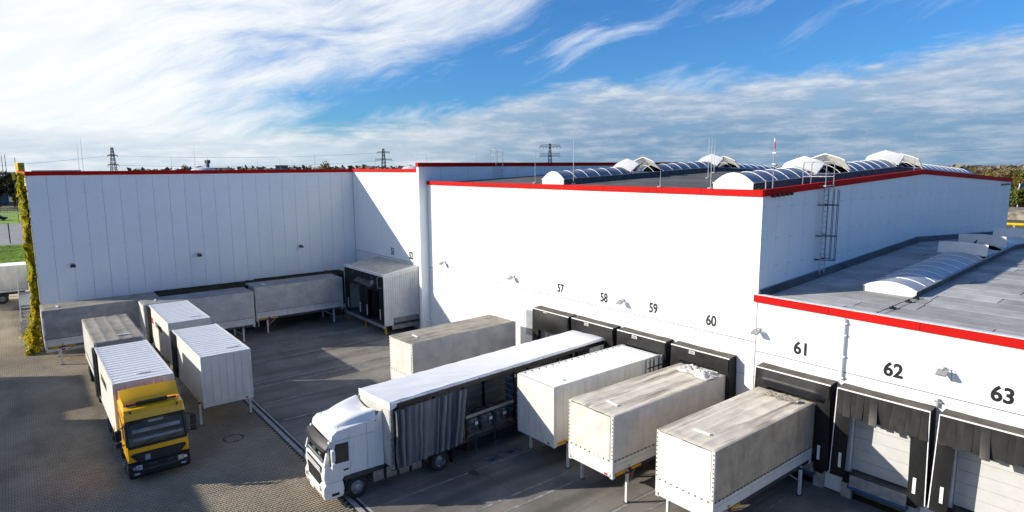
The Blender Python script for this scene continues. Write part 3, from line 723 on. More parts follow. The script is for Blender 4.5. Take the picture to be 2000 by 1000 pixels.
def opposite_hall():
    """the hall across the yard whose shadow falls on the paving"""
    r = thing('opposite_hall', 'plain white hall across the yard, behind the photographer on the left', 'warehouse', (-52, -15, 0), world_parts=True)
    b = MB().box(-63.9, -56.9, -40, -17.24, 0, 10).box(-56.9, -52.6, -40, -18.6, 0, 10); b.build('wall', 'panel', r)
    MB().box(-52.6, 9, -40, -14.76, 0, 10.0).build('wall', 'panel', r)
    MB().box(-63.95, -56.85, -40, -17.19, 9.72, 10.01).build('parapet_cap', 'red', r)
opposite_hall()

# dock shed against the small wall
def dock_shed():
    u0, u1, v0, v1 = -53.1, -45.4, 22.9, VA - .005
    r = thing('dock_shed', 'white corrugated lean-to over docks 51 and 52 in the inner corner', 'loading shed', ((u0 + u1) / 2, 24.5, 0), world_parts=True)
    z0, z1 = 5.06, 5.50
    # roof sheets
    n = 26; w = (u1 - u0 - .2) / n
    vs = []; fs = []
    for k in range(n):
        a = u0 + .1 + k * w
        for dx, dz in ((0, 0), (w * .55, 0), (w * .65, .035), (w * .9, .035)):
            vs += [(a + dx, v0 + .10, z0 + dz), (a + dx, v1, z1 + dz)]
    for i in range(len(vs) // 2 - 1): fs.append((2 * i, 2 * i + 2, 2 * i + 3, 2 * i + 1))
    MB().add(vs, fs).build('roof_sheet', 'shedroof', r)
    MB().box(u0, u1 - .05, v0, v0 + .12, z0 - .16, z0 + .05).build('front_edge', 'whitetrim', r)
    MB().prism([(v0, z0 - .30), (v1, z1 - .30), (v1, z1 + .06), (v0, z0 + .06)], 'x', u1 - .06, u1 + .02).build('side_edge', 'corr', r)
    # side cladding in trapezoid sheets; the last 2.6 m stop higher
    n = 16; w = (v1 - v0 - .02) / n
    for k in range(n):
        a = v0 + k * w; zb = .80 if a < v0 + .66 else 1.42
        zt = z0 - .28 + (z1 - z0) * (k * w) / (v1 - v0)
        MB().prism([(a + .01, u1 - .06), (a + .01, u1 - .03), (a + w * .25, u1), (a + w * .70, u1), (a + w * .85, u1 - .03), (a + w - .005, u1 - .03), (a + w - .005, u1 - .06)], 'z', zb, zt) if False else None
        b = MB(); pr = [(u1 - .06, a + .006), (u1 - .035, a + .006), (u1, a + w * .28), (u1, a + w * .72), (u1 - .035, a + w * .86), (u1 - .035, a + w - .004), (u1 - .06, a + w - .004)]
        b.prism(pr, 'z', zb, zt).build('cladding_sheet', 'corr', r)
    for k in range(4):
        a = v0 + .70 + k * .62
        MB().box(u1 - .12, u1 - .08, a, a + .60, .42, 1.40).build('skirt_panel', 'lampgrey', r)
    MB().box(u0, u0 + .06, v0, v1, .8, z0 - .05).build('side_wall', 'corr', r)
    MB().box(u0, u1 - .06, v0 + .1, v1 - .02, .78, .98).build('floor_deck', 'darkgrey', r)
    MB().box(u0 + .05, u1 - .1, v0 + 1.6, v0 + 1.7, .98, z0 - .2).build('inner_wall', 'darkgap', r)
    MB().box(u0, u1, v0 - .04, v0 + .06, .62, .86).build('front_sill', 'flash', r)
    # front: black shelter surrounds
    for c in (-51.15, -47.35):
        MB().box(c - 1.85, c + 1.85, v0 + .02, v0 + .10, 3.55, z0 - .16).build('head_curtain', 'rubber', r)
        for s in (-1, 1):
            MB().box(c + s * 1.45 - .40, c + s * 1.45 + .40, v0 + .015, v0 + .09, .9, 3.56).build('side_curtain', 'rubber', r)
            MB().box(c + s * 1.22 - .05, c + s * 1.22 + .05, v0 - .02, v0 + .01, 1.25, 2.15).build('guide_strip', 'whitetrim', r)
        MB().box(c - .3, c + .05, v0 - .005, v0 + .015, 4.55, 4.72).build('maker_plate', 'blue', r)
    # tipped canopy flap and its hardware
    MB().add([(-50.0, v0 - .05, 4.40), (-46.6, v0 - .05, 4.25), (-46.4, v0 - .75, 4.05), (-49.6, v0 - .70, 4.22)], [(0, 1, 2, 3)]).build('canopy_flap', 'rubbertop', r)
    h = MB().path([(-46.9, v0 - .05, 4.5), (-46.9, v0 - .35, 4.45), (-46.3, v0 - .35, 4.45)], .016).path([(-45.9, v0 - .05, 4.85), (-45.9, v0 - .3, 4.85), (-45.9, v0 - .3, 4.0), (-45.6, v0 - .05, 4.0)], .016).box(-46.95, -46.75, v0 - .4, v0 - .25, 4.2, 4.5)
    h.build('hoist_bracket', 'galv', r)
    MB().box(-49.4, -48.3, v0 + .35, v0 + .4, 1.0, 3.4).build('inner_door', 'black', r)
    for c in (-52.9, -49.25, -45.6):
        MB().box(c - .07, c + .07, v0 + .1, v0 + .24, 0, .80).build('support_post', 'strapyellow', r)
dock_shed()
# ------------------------------------------------------------------ dock shelters
def shelter(num, label, mode):
    """mode: 'plain' hanging curtain, 'pressed' lies on a roof, 'strips' split into overlapping flaps"""
    uc = {57: -28.17, 58: -24.66, 59: -21.04, 60: -17.38, 61: -12.72, 62: -9.13, 63: -5.52}[num]
    r = thing('dock_shelter', label, 'dock shelter', (uc, VA, 0), 0, 'black dock shelters along the white front')
    D = .60; W = 1.66; B = 1.76; zt = 4.75
    if num == 57: D = .68
    # top with a soft sag
    def top(s, t):
        x = -W + 2 * W * s; y = -.004 - (D - .0) * t
        return (x, y, zt + .05 - .06 * t + .012 * nz(x * 2.1, t * 2, num) - .02 * math.sin(math.pi * s))
    MB().grid(top, 16, 3).build('top_panel', 'rubbertop', r, smooth=True)
    MB().box(-W, W, -D, -.01, zt - .10, zt - .035).build('top_frame', 'rubber', r)
    MB().box(-W, W, -D - .022, -D + .002, zt - .048, zt + .002).build('front_trim', 'whitetrim', r)
    for s in (-1, 1):
        side = MB().add([(s * W, -.004, zt - .04), (s * B, -.004, 1.05), (s * B, -D, 1.05), (s * W, -D, zt - .04), (s * (W - .05), -.004, zt - .04), (s * (B - .05), -.004, 1.05), (s * (B - .05), -D, 1.05), (s * (W - .05), -D, zt - .04)],
                        [(0, 1, 2, 3), (7, 6, 5, 4), (0, 3, 7, 4), (1, 5, 6, 2), (3, 2, 6, 7), (0, 4, 5, 1)])
        side.build('side_panel', 'rubber', r)
        # front side curtain, slightly bellied
        def fr(a, t, s=s):
            o = W + (B - W) * t; x = s * (o - (.60 if True else 0) * a - .004)
            return (x, -D - .012 - .035 * math.sin(math.pi * a) - .015 * nz(t * 3, a * 2, num * 3 + s), zt - .06 + (1.06 - zt) * t)
        MB().grid(fr, 5, 14).build('side_curtain', 'rubber', r, smooth=True)
        if num >= 62: tw_ = .030; MB().add([(s * (W + .003), -D - .028, zt - .02), (s * (W - tw_), -D - .028, zt - .02), (s * (B - tw_), -D - .028, 1.06), (s * (B + .003), -D - .028, 1.06), (s * (W + .003), -D + .0, zt - .02), (s * (B + .003), -D + .0, 1.06)], [(0, 1, 2, 3), (0, 3, 5, 4)]).build('edge_trim', 'whitetrim', r)
        if num >= 61 or num == 57:
            MB().box(s * 1.36 - .055, s * 1.36 + .055, -D - .062, -D - .050, 1.42, 2.05).build('guide_strip', 'whitetrim', r)
    if mode == 'strips':
        n = 13; w = (2 * W - .10) / n
        for k in range(n):
            x0 = -W + .05 + k * w; curl = random.choice([.0, .02, .04, .06, .01, .03]); tw = random.uniform(-.04, .04); ln = random.uniform(.98, 1.10)
            if k == 5: curl = .20; tw = .08
            if k in (9, 10): curl = .04
            def st(a, t, x0=x0, curl=curl, tw=tw, ln=ln):
                x = x0 - .02 + (w + .04) * a + tw * t * t
                return (x, -D - .040 - .012 * (k % 2) - curl * t * t - .012 * math.sin(3 * a), zt - .06 - ln * t)
            MB().grid(st, 2, 7).build('curtain_strip', 'flap', r, smooth=True)
        MB().box(-W + .02, W - .02, -D - .034, -D - .012, zt - .36, zt - .05).build('head_curtain', 'rubber', r)
    else:
        def hd(a, t):
            x = (-W + .03) + 2 * (W - .03) * a
            z = zt - .06 - (1.25 if mode == 'plain' else .62) * t; y = -D - .045 - .03 * abs(nz(x * 2.5, t, num))
            if mode == 'plain': y -= .10 * math.sin(math.pi * t) * math.sin(math.pi * a) ** .5
            if mode == 'pressed':
                k = max(0, t - .55) / .45; inn = max(0, min(1, (1.42 - abs(x)) / .2))
                y -= inn * (.10 * t + .30 * k * k); z += inn * .04 * k
            return (x, y, z)
        MB().grid(hd, 22, 10).build('head_curtain', 'rubber', r, smooth=60)
        if num <= 60:
            p = MB().box(-.55, -.22, -D - .066 - (.02 if mode == 'pressed' else 0), -D - .05, zt - .24, zt - .09).build('maker_plate', 'whitetrim', r)
            d = MB()
            for i in range(5): d.box(-.52 + i * .055, -.52 + i * .055 + random.uniform(.02, .045), -D - .090, -D - .064, zt - .15 - random.uniform(0, .02), zt - .12)
            for i in range(4): d.box(-.51 + i * .065, -.51 + i * .065 + .045, -D - .090, -D - .064, zt - .215, zt - .19)
            d.build('plate_marks', 'black', p)
    return r
shelter(57, 'black dock shelter under number 57 with empty creased hanging curtain', 'plain')
shelter(58, 'black dock shelter under number 58, above the white roofed curtain trailer', 'short')
shelter(59, 'black dock shelter under number 59, above the ribbed white box', 'short')
shelter(60, 'black dock shelter under number 60, above the crumpled tarpaulin corner', 'short')
shelter(61, 'black dock shelter under number 61, its curtain pressed against the stained brown roof', 'pressed')
shelter(62, 'black dock shelter under number 62 with split flaps and open view of a white door', 'strips')
shelter(63, 'black dock shelter under number 63, cut off by the right edge of the picture', 'strips')

# ------------------------------------------------------------------ floodlights
def flood(loc, rotz, label, dark=False, group='floodlights on the hall walls'):
    r = thing('wall_floodlight', label, 'floodlight', loc, rotz, group); r.scale = (.86, .86, .86)     # local -y points away from the wall
    MB().box(-.08, .08, -.03, -.003, -.10, .10).build('wall_plate', 'lampgrey', r)
    MB().path([(0, -.03, .02), (0, -.22, .10), (0, -.42, .06)], .022).build('arm', 'lampgrey', r)
    m = 'darkgrey' if dark else 'lampgrey'
    b = MB(); q = [(-.30, .06), (-.62, -.10), (-.58, -.19), (-.28, -.06)]
    b.prism([(y, z) for y, z in q], 'x', -.20, .20); b.build('lamp_head', m, r, bevel=.012)
    MB().add([(-.17, -.60, -.185), (.17, -.60, -.185), (.17, -.30, -.072), (-.17, -.30, -.072)], [(0, 1, 2, 3)]).build('lamp_glass', 'lens', r)
    MB().path([(-.15, -.34, .05), (-.15, -.30, .14), (.15, -.30, .14), (.15, -.34, .05)], .015).build('bracket', 'lampgrey', r)
for u, z, lb in ((-41.2, 6.32, 'grey floodlight nearest the column at the left end of the lit front'), (-32.55, 6.34, 'grey floodlight on the lit front to the left of number 57'),
                 (-22.75, 6.30, 'grey floodlight between numbers 58 and 59'), (-14.62, 6.28, 'grey floodlight above left of number 61 by the hall corner'), (-7.30, 6.28, 'grey floodlight on the lower front between 62 and 63')):
    flood((u, VA, z), 0, lb)
for v, lb in ((3.15, 'small dark floodlight on the shaded wall nearest the climbing plant'), (11.95, 'small dark floodlight in the middle of the shaded wall'), (20.65, 'small dark floodlight on the shaded wall nearest the inner corner')):
    flood((UL, v, 6.55), R(90), lb, True)

# ------------------------------------------------------------------ skylights
def skylight(label, u0, u1, v0, v1, zf, ridge, curb, rise, pitch, vents, group):
    cx = (u0 + u1) / 2; hw = (u1 - u0) / 2
    r = thing('barrel_skylight', label, 'skylight', (cx, v0, zf(v0)), 0, group, world_parts=True)
    segs = [(v0, ridge), (ridge, v1)] if v1 > ridge else [(v0, v1)]
    def arc(t): 
        a = -1 + 2 * t; return (cx + hw * .985 * a, rise * (1 - a * a))
    for a, c in segs:
        for s in (-1, 1):
            x = cx + s * hw
            MB().add([(x, a, zf(a) - .05), (x, c, zf(c) - .05), (x, c, zf(c) + curb), (x, a, zf(a) + curb), (x - s * .10, a, zf(a) - .05), (x - s * .1, c, zf(c) - .05), (x - s * .1, c, zf(c) + curb), (x - s * .1, a, zf(a) + curb)],
                     [(0, 1, 2, 3), (7, 6, 5, 4), (3, 2, 6, 7), (0, 4, 5, 1)]).build('side_curb', 'curb', r)
            MB().bar((x, a, zf(a) + curb + .012), (x, c, zf(c) + curb + .012), .12, .03).build('edge_rail', 'flash', r)
    # white front end
    b = MB(); n = 14
    pts = [(cx + hw, zf(v0) - .05), (cx - hw, zf(v0) - .05), (cx - hw, zf(v0) + curb)] + [(arc(i / n)[0], zf(v0) + curb + arc(i / n)[1]) for i in range(n + 1)] + [(cx + hw, zf(v0) + curb)]
    b.prism(pts, 'y', v0 - .05, v0).build('end_panel', 'vaultwhite', r)
    MB().box(cx - hw - .03, cx + hw + .03, v0 - .08, v0 - .05, zf(v0) + curb - .03, zf(v0) + curb + .03).build('end_sill', 'whitetrim', r)
    # panes and ribs
    n = int((v1 - v0) / pitch); m = 10
    def in_vent(y): return any(a < y < c for a, c in vents)
    for k in range(n):
        a, c = v0 + k * pitch, v0 + (k + 1) * pitch
        if not in_vent((a + c) / 2):
            def pane(s, t): 
                x, z = arc(s); y = a + .015 + (c - a - .03) * t; return (x, y, zf(y) + curb + z)
            MB().grid(pane, m, 1).build('pane', 'vault' if rise > .45 else 'vaultpale', r, smooth=True)
        rb = MB()
        for i in range(m):
            p, q = arc(i / m), arc((i + 1) / m)
            rb.bar((p[0], a, zf(a) + curb + p[1] + .012), (q[0], a, zf(a) + curb + q[1] + .010), .038, .022)
        rb.build('rib', 'whitetrim', r)
    for a, c in vents:
        mid = (a + c) / 2
        for y0, sg in ((a, 1), (c, -1)):
            # a lid hinged across the vault at its outer edge, tipped up
            L = 1.02 if rise > .45 else .62; nu = 12; an = R(33) if rise > .45 else R(76)
            def lid(s, t, off=0.0):
                x = cx + hw * 1.04 * (-1 + 2 * s); q = (1 - abs(-1 + 2 * s)) if rise > .45 else .25 * (1 - abs(-1 + 2 * s)); q = q ** .8
                y = y0 + sg * (L * t * math.cos(an) - off * math.sin(an)); z = zf(y0) + curb + .10 + L * t * math.sin(an) + rise * .80 * q + off * math.cos(an)
                return (x, y, z)
            g = MB().grid(lambda s, t: lid(s, t, 0), nu, 2).grid(lambda s, t: lid(s, t, .07), nu, 2)
            for t in (0, 1):
                for i in range(nu): 
                    g.add([lid(i / nu, t, 0), lid((i + 1) / nu, t, 0), lid((i + 1) / nu, t, .07), lid(i / nu, t, .07)], [(0, 1, 2, 3)])
            for s in (0, 1): g.add([lid(s, 0, 0), lid(s, 1, 0), lid(s, 1, .07), lid(s, 0, .07)], [(0, 1, 2, 3)])
            f = g.build('vent_flap', 'vaultwhite', r, smooth=30)
            zb = zf(mid) + curb
            MB().add([(cx - .35, mid, zb + .1), (cx + .05, mid, zb + .1), (cx - .12, mid + (y0 - mid) * .8, zb + .15 + L * .75)], [(0, 1, 2)]).build('strut_plate', 'black', f)
        MB().box(cx - hw * .9, cx + hw * .9, a + .1, c - .1, zf(mid) + curb - .02, zf(mid) + curb + .03).build('vent_frame', 'vaultwhite', r)
skylight('long barrel skylight on the upper roof nearer the fire wall', -32.05, -29.95, 28.35, 62, roofz, 45.3, .36, .50, 1.15, [(34.9, 38.3), (45.6, 49.0)], 'barrel skylights on the roofs')
skylight('long barrel skylight on the upper roof behind the access ladder', -18.55, -16.35, 28.05, 62, roofz, 45.3, .34, .50, 1.15, [(34.3, 38.4), (45.4, 49.6)], 'barrel skylights on the roofs')
skylight('barrel skylight with a pale end on the lower felt roof', -11.95, -9.78, 30.35, 62, annexz, 45.06, .27, .27, 1.15, [(39.8, 43.2), (49.8, 53.2)], 'barrel skylights on the roofs')
# low domes showing on the tall hall
for q, (u, v) in enumerate(((-88, 19.5), (-80, 45.5), (-76, 48.5))):
    b = MB(); b.ring((u, v, 13.30), (0, 0, 1), [(1.5, 0), (1.5, .16), (1.2, .42), (.7, .56), (.02, .62)], 24)
    tag(b.build('roof_dome', 'vaultwhite', smooth=True), ('pale roof dome over the long shaded wall', 'pale roof dome just right of the pylon above the lit corner wall', 'pale roof dome beside the fire wall on the tall hall')[q], 'roof dome', 'domes on the tall hall')

# ------------------------------------------------------------------ lightning rods, mast, cables
def rod(u, v, z, h, label, group):
    r = thing('lightning_rod', label, 'lightning rod', (u, v, z), random.uniform(0, 3), group)
    MB().tube((0, 0, 0), (random.uniform(-.02, .02), 0, h), .022, .010, 6).build('rod', 'galv', r)
    MB().ring((0, 0, 0), (0, 0, 1), [(.17, 0), (.17, .07), (.03, .09)], 12).build('foot_block', 'concrete', r)
LR = 'thin grey lightning rod standing on the upper roof of the docks hall'
for u, v, h in ((-33.6, 29.0, 2.3), (-29.7, 28.95, 2.9), (-22.2, 28.4, 1.0), (-30.6, 47.5, 2.4), (-28.6, 43.2, 2.6), (-24.6, 36.5, 2.6), (-18.9, 28.3, 2.6), (-21.4, 43.5, 2.6), (-17.3, 42.8, 2.9), (-15.6, 46.0, 2.6), (-37.5, 45, 2.2), (-35.6, 52, 2.2), (-26.5, 52, 2.3), (-19.7, 53, 2.4)):
    rod(u, v, roofz(v), h, LR, 'lightning rods on the upper roof')
LT = 'thin lightning rod standing on the flat roof of the tall hall'
for u, v, h in ((-92, 6.7, 3.6), (-92, 7.1, 4.2), (-88, 16.0, 2.0), (-84, 17.8, 3.0), (-82, 24.6, 1.6), (-82, 27.4, 1.7), (-80, 31.2, 2.2), (-78, 38.8, 1.9), (-76, 42.5, 1.6), (-70, 42, 2.2), (-66, 47, 2.6)):
    rod(u, v, 13.28, h, LT, 'lightning rods on the tall hall')
def mast():
    r = thing('beacon_mast', 'grey mast with red and white tip on the upper roof corner', 'mast', (-15.57, 28.4, roofz(28.4)))
    MB().tube((0, 0, 0), (0, 0, 1.95), .026, .020, 10).build('pole', 'galv', r)
    MB().tube((0, 0, 1.95), (0, 0, 2.28), .030, n=10).build('red_band', 'redwhite', r)
    MB().tube((0, 0, 2.28), (0, 0, 2.44), .03, .045, 10).build('lamp_tip', 'vaultwhite', r)
    for z in (1.22, 1.75): MB().box(-.09, .09, -.03, .03, z, z + .05).build('clamp', 'galv', r)
    MB().ring((0, 0, 0), (0, 0, 1), [(.16, 0), (.16, .06), (.04, .08)], 12).build('foot_block', 'concrete', r)
mast()
tag(MB().tube((-15.0, 26.75, 12.5), (-15.0, 26.75, 13.0), .03, n=8).ring((-15.0, 26.75, 13.0), (0, 0, 1), [(.05, 0), (.06, .06), (.0, .09)], 8).build('vent_stub', 'galv'), 'short pale vent stub beside the moss at the hall corner', 'vent')
def roof_cable():
    r = thing('roof_cable', 'black lightning cable on small blocks across the felt roof edge', 'cable', (-9.8, 27, annexz(27)), world_parts=True)
    pts = [(-9.88, 26.55), (-9.84, 27.15), (-9.78, 27.85), (-9.80, 28.6), (-9.72, 29.3), (-9.74, 30.1)]
    P = [(u + .03 * math.sin(v * 9), v, annexz(v) + .11) for u, v in pts]
    MB().path(P, .014).build('cable', 'wire', r)
    for u, v, z in (P[0], P[2], P[4], P[5]):
        MB().box(u - .10, u + .10, v - .08, v + .08, z - .10, z - .02).box(u - .03, u + .03, v - .03, v + .03, z - .02, z + .04).build('cable_block', 'rubber', r)
roof_cable()

# ------------------------------------------------------------------ ladders
def ladders():
    r = thing('access_ladder', 'caged galvanised ladder on the blue shaded side wall with hooped handrail', 'ladder', (UC, 31.7, 8.4), world_parts=True)
    x = UC + .22
    for v in (31.55, 32.05): MB().tube((x, v, 8.25), (x, v, 12.75), .028, n=8).build('rail', 'galv', r)
    for k in range(16):
        z = 8.45 + k * .27; MB().tube((x, 31.55, z), (x, 32.05, z), .016, n=6).build('rung', 'galv', r)
    for z in (9.0, 10.2, 11.75):
        pts = []
        for i in range(9):
            a = math.pi * i / 8; pts.append((x + .62 * math.sin(a), 31.8 - .36 * math.cos(a), z))
        MB().path(pts, .020).build('cage_hoop', 'darkgrey', r)
        MB().box(UC, x, 31.38, 31.48, z - .03, z + .03).box(UC, x, 32.10, 32.2, z - .03, z + .03).build('wall_bracket', 'darkgrey', r)
    for i in (1, 2, 4, 6, 7):
        a = math.pi * i / 8; p = (x + .62 * math.sin(a), 31.8 - .36 * math.cos(a))
        MB().box(p[0] - .014, p[0] + .014, p[1] - .008, p[1] + .008, 9.0, 12.55).build('cage_bar', 'darkgrey', r)
    for v in (31.35, 32.2):
        MB().path([(UC + .35, v, 12.35), (UC + .35, v, 13.75), (UC + .26, v, 13.88), (UC - .72, v, 13.88), (UC - .80, v, 13.78), (UC - .80, v, 12.55)], .022).build('handrail', 'galv', r)
        MB().tube((UC + .35, v, 13.15), (UC - .80, v, 13.15), .022, n=6).build('mid_rail', 'galv', r)
    MB().box(UC - .85, UC + .4, 31.3, 32.25, 12.68, 12.72).build('step_plate', 'galv', r)
    w = thing('fire_wall_ladder', 'small hooped ladder over the top of the dark fire wall', 'ladder', (UF, 33.4, 12.7), world_parts=True)
    for v in (33.05, 33.8):
        MB().path([(UF + .15, v, 12.75), (UF + .15, v, 15.15), (UF - .5, v, 15.2), (UF - .62, v, 15.1), (UF - .62, v, 14.1)], .03).build('rail', 'galv', w)
        MB().tube((UF + .15, v, 14.75), (UF - .62, v, 14.75), .02, n=6).build('mid_rail', 'galv', w)
    for k in range(5): MB().tube((UF + .15, 33.05, 12.95 + k * .28), (UF + .15, 33.8, 12.95 + k * .28), .018, n=6).build('rung', 'galv', w)
ladders()
# ------------------------------------------------------------------ swap bodies
SW = 2.52
def clothgrid(fn, nu, nv): return MB().grid(fn, nu, nv)
def swap_body(label, loc, rotz, L=7.7, zb=1.18, zt=3.93, style='tarp', side='tarpside', front='tarp', roof='tarproof', group='swap bodies in the yard', W=SW, legs='both',
              seed=1, drop=.62, signs=True, open_door=0, words=None, strip=True, legside=(1, -1), name='swap_body', skipleg=(), cat='swap body'):
    r = thing(name, label, cat, loc, rotz, group)
    h = W / 2; S = seed * 13.7
    # underframe
    b = MB()
    for s in (-1, 1): b.box(0.02, L - .02, s * (h - .16), s * (h - .02), zb, zb + .17); b.box(.3, L - .3, s * .42 - .06, s * .42 + .06, zb - .06, zb + .12)
    for k in range(8): b.box(.1 + k * (L - .3) / 7, .2 + k * (L - .3) / 7, -h + .17, h - .17, zb + .01, zb + .13)
    b.build('floor_frame', 'darkgrey', r)
    for x in (0, L - .16):
        for s in (-1, 1): MB().box(x, x + .16, s * (h - .155), s * (h + .004), zb - .03, zb + .15).build('corner_casting', 'white', r)
    MB().box(.16, L - .16, -h + .02, h - .02, zb + .172, zb + .20).build('floor', 'wood', r)
    zd = zb + .17 + (drop if style == 'tarp' else .02)
    if style == 'tarp':
        # drop boards on both sides, in lengths
        n = 3
        for s in (-1, 1):
            for k in range(n):
                a, c = .10 + k * (L - .2) / n + .012, .10 + (k + 1) * (L - .2) / n - .012
                MB().box(a, c, s * (h - .05), s * (h - .006), zb + .175, zd - .30).box(a, c, s * (h - .05), s * (h - .002), zd - .28, zd).build('drop_board', 'white', r)
        MB().box(-.004, .04, -h + .10, h - .10, zb + .15, zd).build('front_board', 'white', r, bevel=.006)
        MB().box(.0, .05, -h + .1, h - .1, zb + .02, zb + .14).build('front_beam', 'white', r)
        # tarpaulin
        zl = zd - .10
        for s in (-1, 1):
            def sd(a, t, s=s):
                x = .02 + (L - .04) * a; z = zl + (zt - .015 - zl) * t
                bow = .018 * nz(x * .9 + S, z * 1.3, s) + .010 * nz(x * 3.1, z * 2.3, S) + .016 * math.sin(math.pi * t) * math.sin(x * 2 * math.pi / 1.9 + S)
                return (x, s * (h + .012 + max(-.012, bow) * (0 if t > .985 else 1)), z)
            MB().grid(sd, 46, 14).build('side_tarp', side, r, smooth=True)
            e = MB()
            for k in range(int(L / .235)):
                x = .12 + k * .235; e.box(x - .024, x + .024, s * (h + .020), s * (h + .038), zl + .005, zl + .062)
            o = e.build('eyelets', 'black', r); o['kind'] = 'stuff'
            MB().tube((.05, s * (h + .030), zl + .035), (L - .05, s * (h + .030), zl + .035), .007, n=5).build('lacing_rope', 'darkgrey', r)
        def ft(a, t):
            y = -h + .14 + (2 * h - .28) * a; z = zl + (zt - .06 - zl) * t
            bow = .022 * nz(y * 1.4 + S, z * 1.1, 3.3) + .012 * nz(y * 3.7, z * 2.9, S)
            if front == 'tarp' and seed == 4: bow += .03 * abs(nz(y * 1.7 + z, z - y, 7))
            return (-.020 - max(-.012, bow), y, z)
        MB().grid(ft, 18, 18).build('front_tarp', front, r, smooth=True)
        e = MB()
        for k in range(9): y = -h + .2 + k * (2 * h - .4) / 8; e.box(-.052, -.030, y - .02, y + .02, zl + .01, zl + .055)
        for s in (-1, 1):
            for k in range(11): z = zl + .12 + k * (zt - .3 - zl) / 10; e.box(-.030, -.014, s * (h - .035) - .016, s * (h - .035) + .016, z, z + .045)
        o = e.build('front_eyelets', 'black', r); o['kind'] = 'stuff'
        for s in (-1, 1): MB().box(-.012, .09, s * (h - .13), s * (h + .010), zb + .16, zt - .03).build('corner_post', 'white', r, bevel=.01)
        def rf(a, t):
            x = -.02 + (L + .03) * a; y = -h - .014 + (2 * h + .028) * t
            edge = min(t, 1 - t); ea = min(a, 1 - a)
            z = zt + .012 + .018 * abs(math.cos(t * math.pi * 4)) ** 14 + .010 * nz(x * 1.1 + S, y * 2.2, 1.0) - .015 * (1 - abs(math.cos(t * math.pi * 4)) ** 2) * (1 - abs(math.cos(a * math.pi * 6)) ** 6)
            if edge < .001 or ea < .001: z -= .05
            return (x, y, z)
        MB().grid(rf, 60, 36).build('roof_tarp', roof, r, smooth=True)
    else:
        n = 6; w = (2 * h - .24) / n
        for k in range(n):
            y = -h + .12 + k * w; MB().box(-.012, .03, y + .006, y + w - .006, zb + .20, zt - .10).build('front_panel', 'box', r)
        MB().box(-.016, .04, -h + .1, h - .1, zb + .0, zb + .195).build('front_beam', 'white', r)
        MB().box(-.016, .04, -h + .1, h - .1, zt - .098, zt - .01).build('top_rail', 'white', r)
        n = 16; w = (L - .24) / n
        pm = MB().box(-w / 2 + .006, w / 2 - .006, -.03, 0, zb + .20, zt - .10).mesh('side_panel', 'box')
        for k in range(n):
            for s in (-1, 1): obj('side_panel', pm, r, (.12 + (k + .5) * w, s * (h - .004) + (0 if s > 0 else .03), 0))
        for s in (-1, 1):
            MB().box(.1, L - .1, s * (h - .06), s * (h + .004), zb + .0, zb + .195).build('bottom_rail', 'box', r)
            MB().box(.1, L - .1, s * (h - .06), s * (h + .006), zt - .098, zt + .022).build('top_rail', 'white', r)
            for x in (-.02, L - .10): MB().box(x, x + .12, s * (h - .12), s * (h + .010), zb + .12, zt - .01).build('corner_post', 'white', r, bevel=.012)
        nr = 17; vs = []; fs = []; pw = (L - .02) / nr
        for k in range(nr):
            for dx, dz in ((0, .012), (.64, .012), (.67, -.055), (.97, -.055)): vs += [(.01 + (k + dx) * pw, -h + .0, zt + dz), (.01 + (k + dx) * pw, h - .0, zt + dz)]
        fs = [(2 * i, 2 * i + 2, 2 * i + 3, 2 * i + 1) for i in range(len(vs) // 2 - 1)]
        MB().add(vs, fs).box(0, L, -h + .01, h - .01, zt - .085, zt - .065).build('ribbed_roof', 'whiteroof', r)
        if words:
            for body, x, z, size, m in words:
                text('lettering', body, size, m, r, (x, h + .010, z), (R(90), 0, R(180)), .95, .012)
    # rear frame and doors
    for s in (-1, 1): MB().box(L - .09, L, s * (h - .11), s * (h + .008), zb + .15, zt - .02).build('rear_post', 'white', r)
    if open_door:
        s = open_door
        lf = MB().box(L - 1.27, L - .02, s * (h + .06), s * (h + .10), zb + .12, zt - .06).build('rear_door', 'black' if s > 0 else 'box', r)
        for x in (L - 1.05, L - .75, L - .35): MB().tube((x, s * (h + .135), zb + .05), (x, s * (h + .135), zt - .02), .028, n=8).build('lock_bar', 'darkgrey', lf)
        for z in (zb + .5, zb + 1.2, zt - .5): MB().box(L - 1.25, L - .05, s * (h + .10), s * (h + .118), z, z + .06).build('cross_strip', 'black', lf)
        MB().box(L - .12, L + .03, s * (h + .0), s * (h + .14), zt - .25, zt + .02).build('door_hinge', 'galv', lf)
    else:
        for s in (-1, 1): MB().box(L - .02, L + .02, s * .01, s * (h - .1), zb + .2, zt - .06).build('rear_door', 'white', r)
    if strip:
        o = MB().box(-.33, .33, -.055, .055, zt + .03, zt + .075).build('roof_strip', 'whitetrim', r)
        o.rotation_euler = (0, 0, R(90 + (4 if seed % 2 else -6))); o.location = (.95, (-.35 if style == 'tarp' else -.55) * (1 if seed % 3 else .2), 0)
    # support legs
    if legs:
        for x, dr in ((.85, 1), (L - .95, -1)):
            for s in legside:
                if (round(x) > 3, s) in skipleg: continue
                y = s * (h + .03)
                g = MB().box(x - .055, x + .055, y - .05, y + .05, .03, zb + .12).build('support_leg', 'white', r)
                MB().box(x - .10, x + .10, y - .10, y + .10, 0, .03).build('foot_plate', 'darkgrey', g)
                MB().bar((x, y, .62), (x + dr * .85, s * (h - .2), zb + .05), .05).build('brace', 'galv', g)
                MB().box(x - .08, x + .08, s * (h - .20), y + s * .07, zb + .0, zb + .10).build('leg_sleeve', 'darkgrey', g)
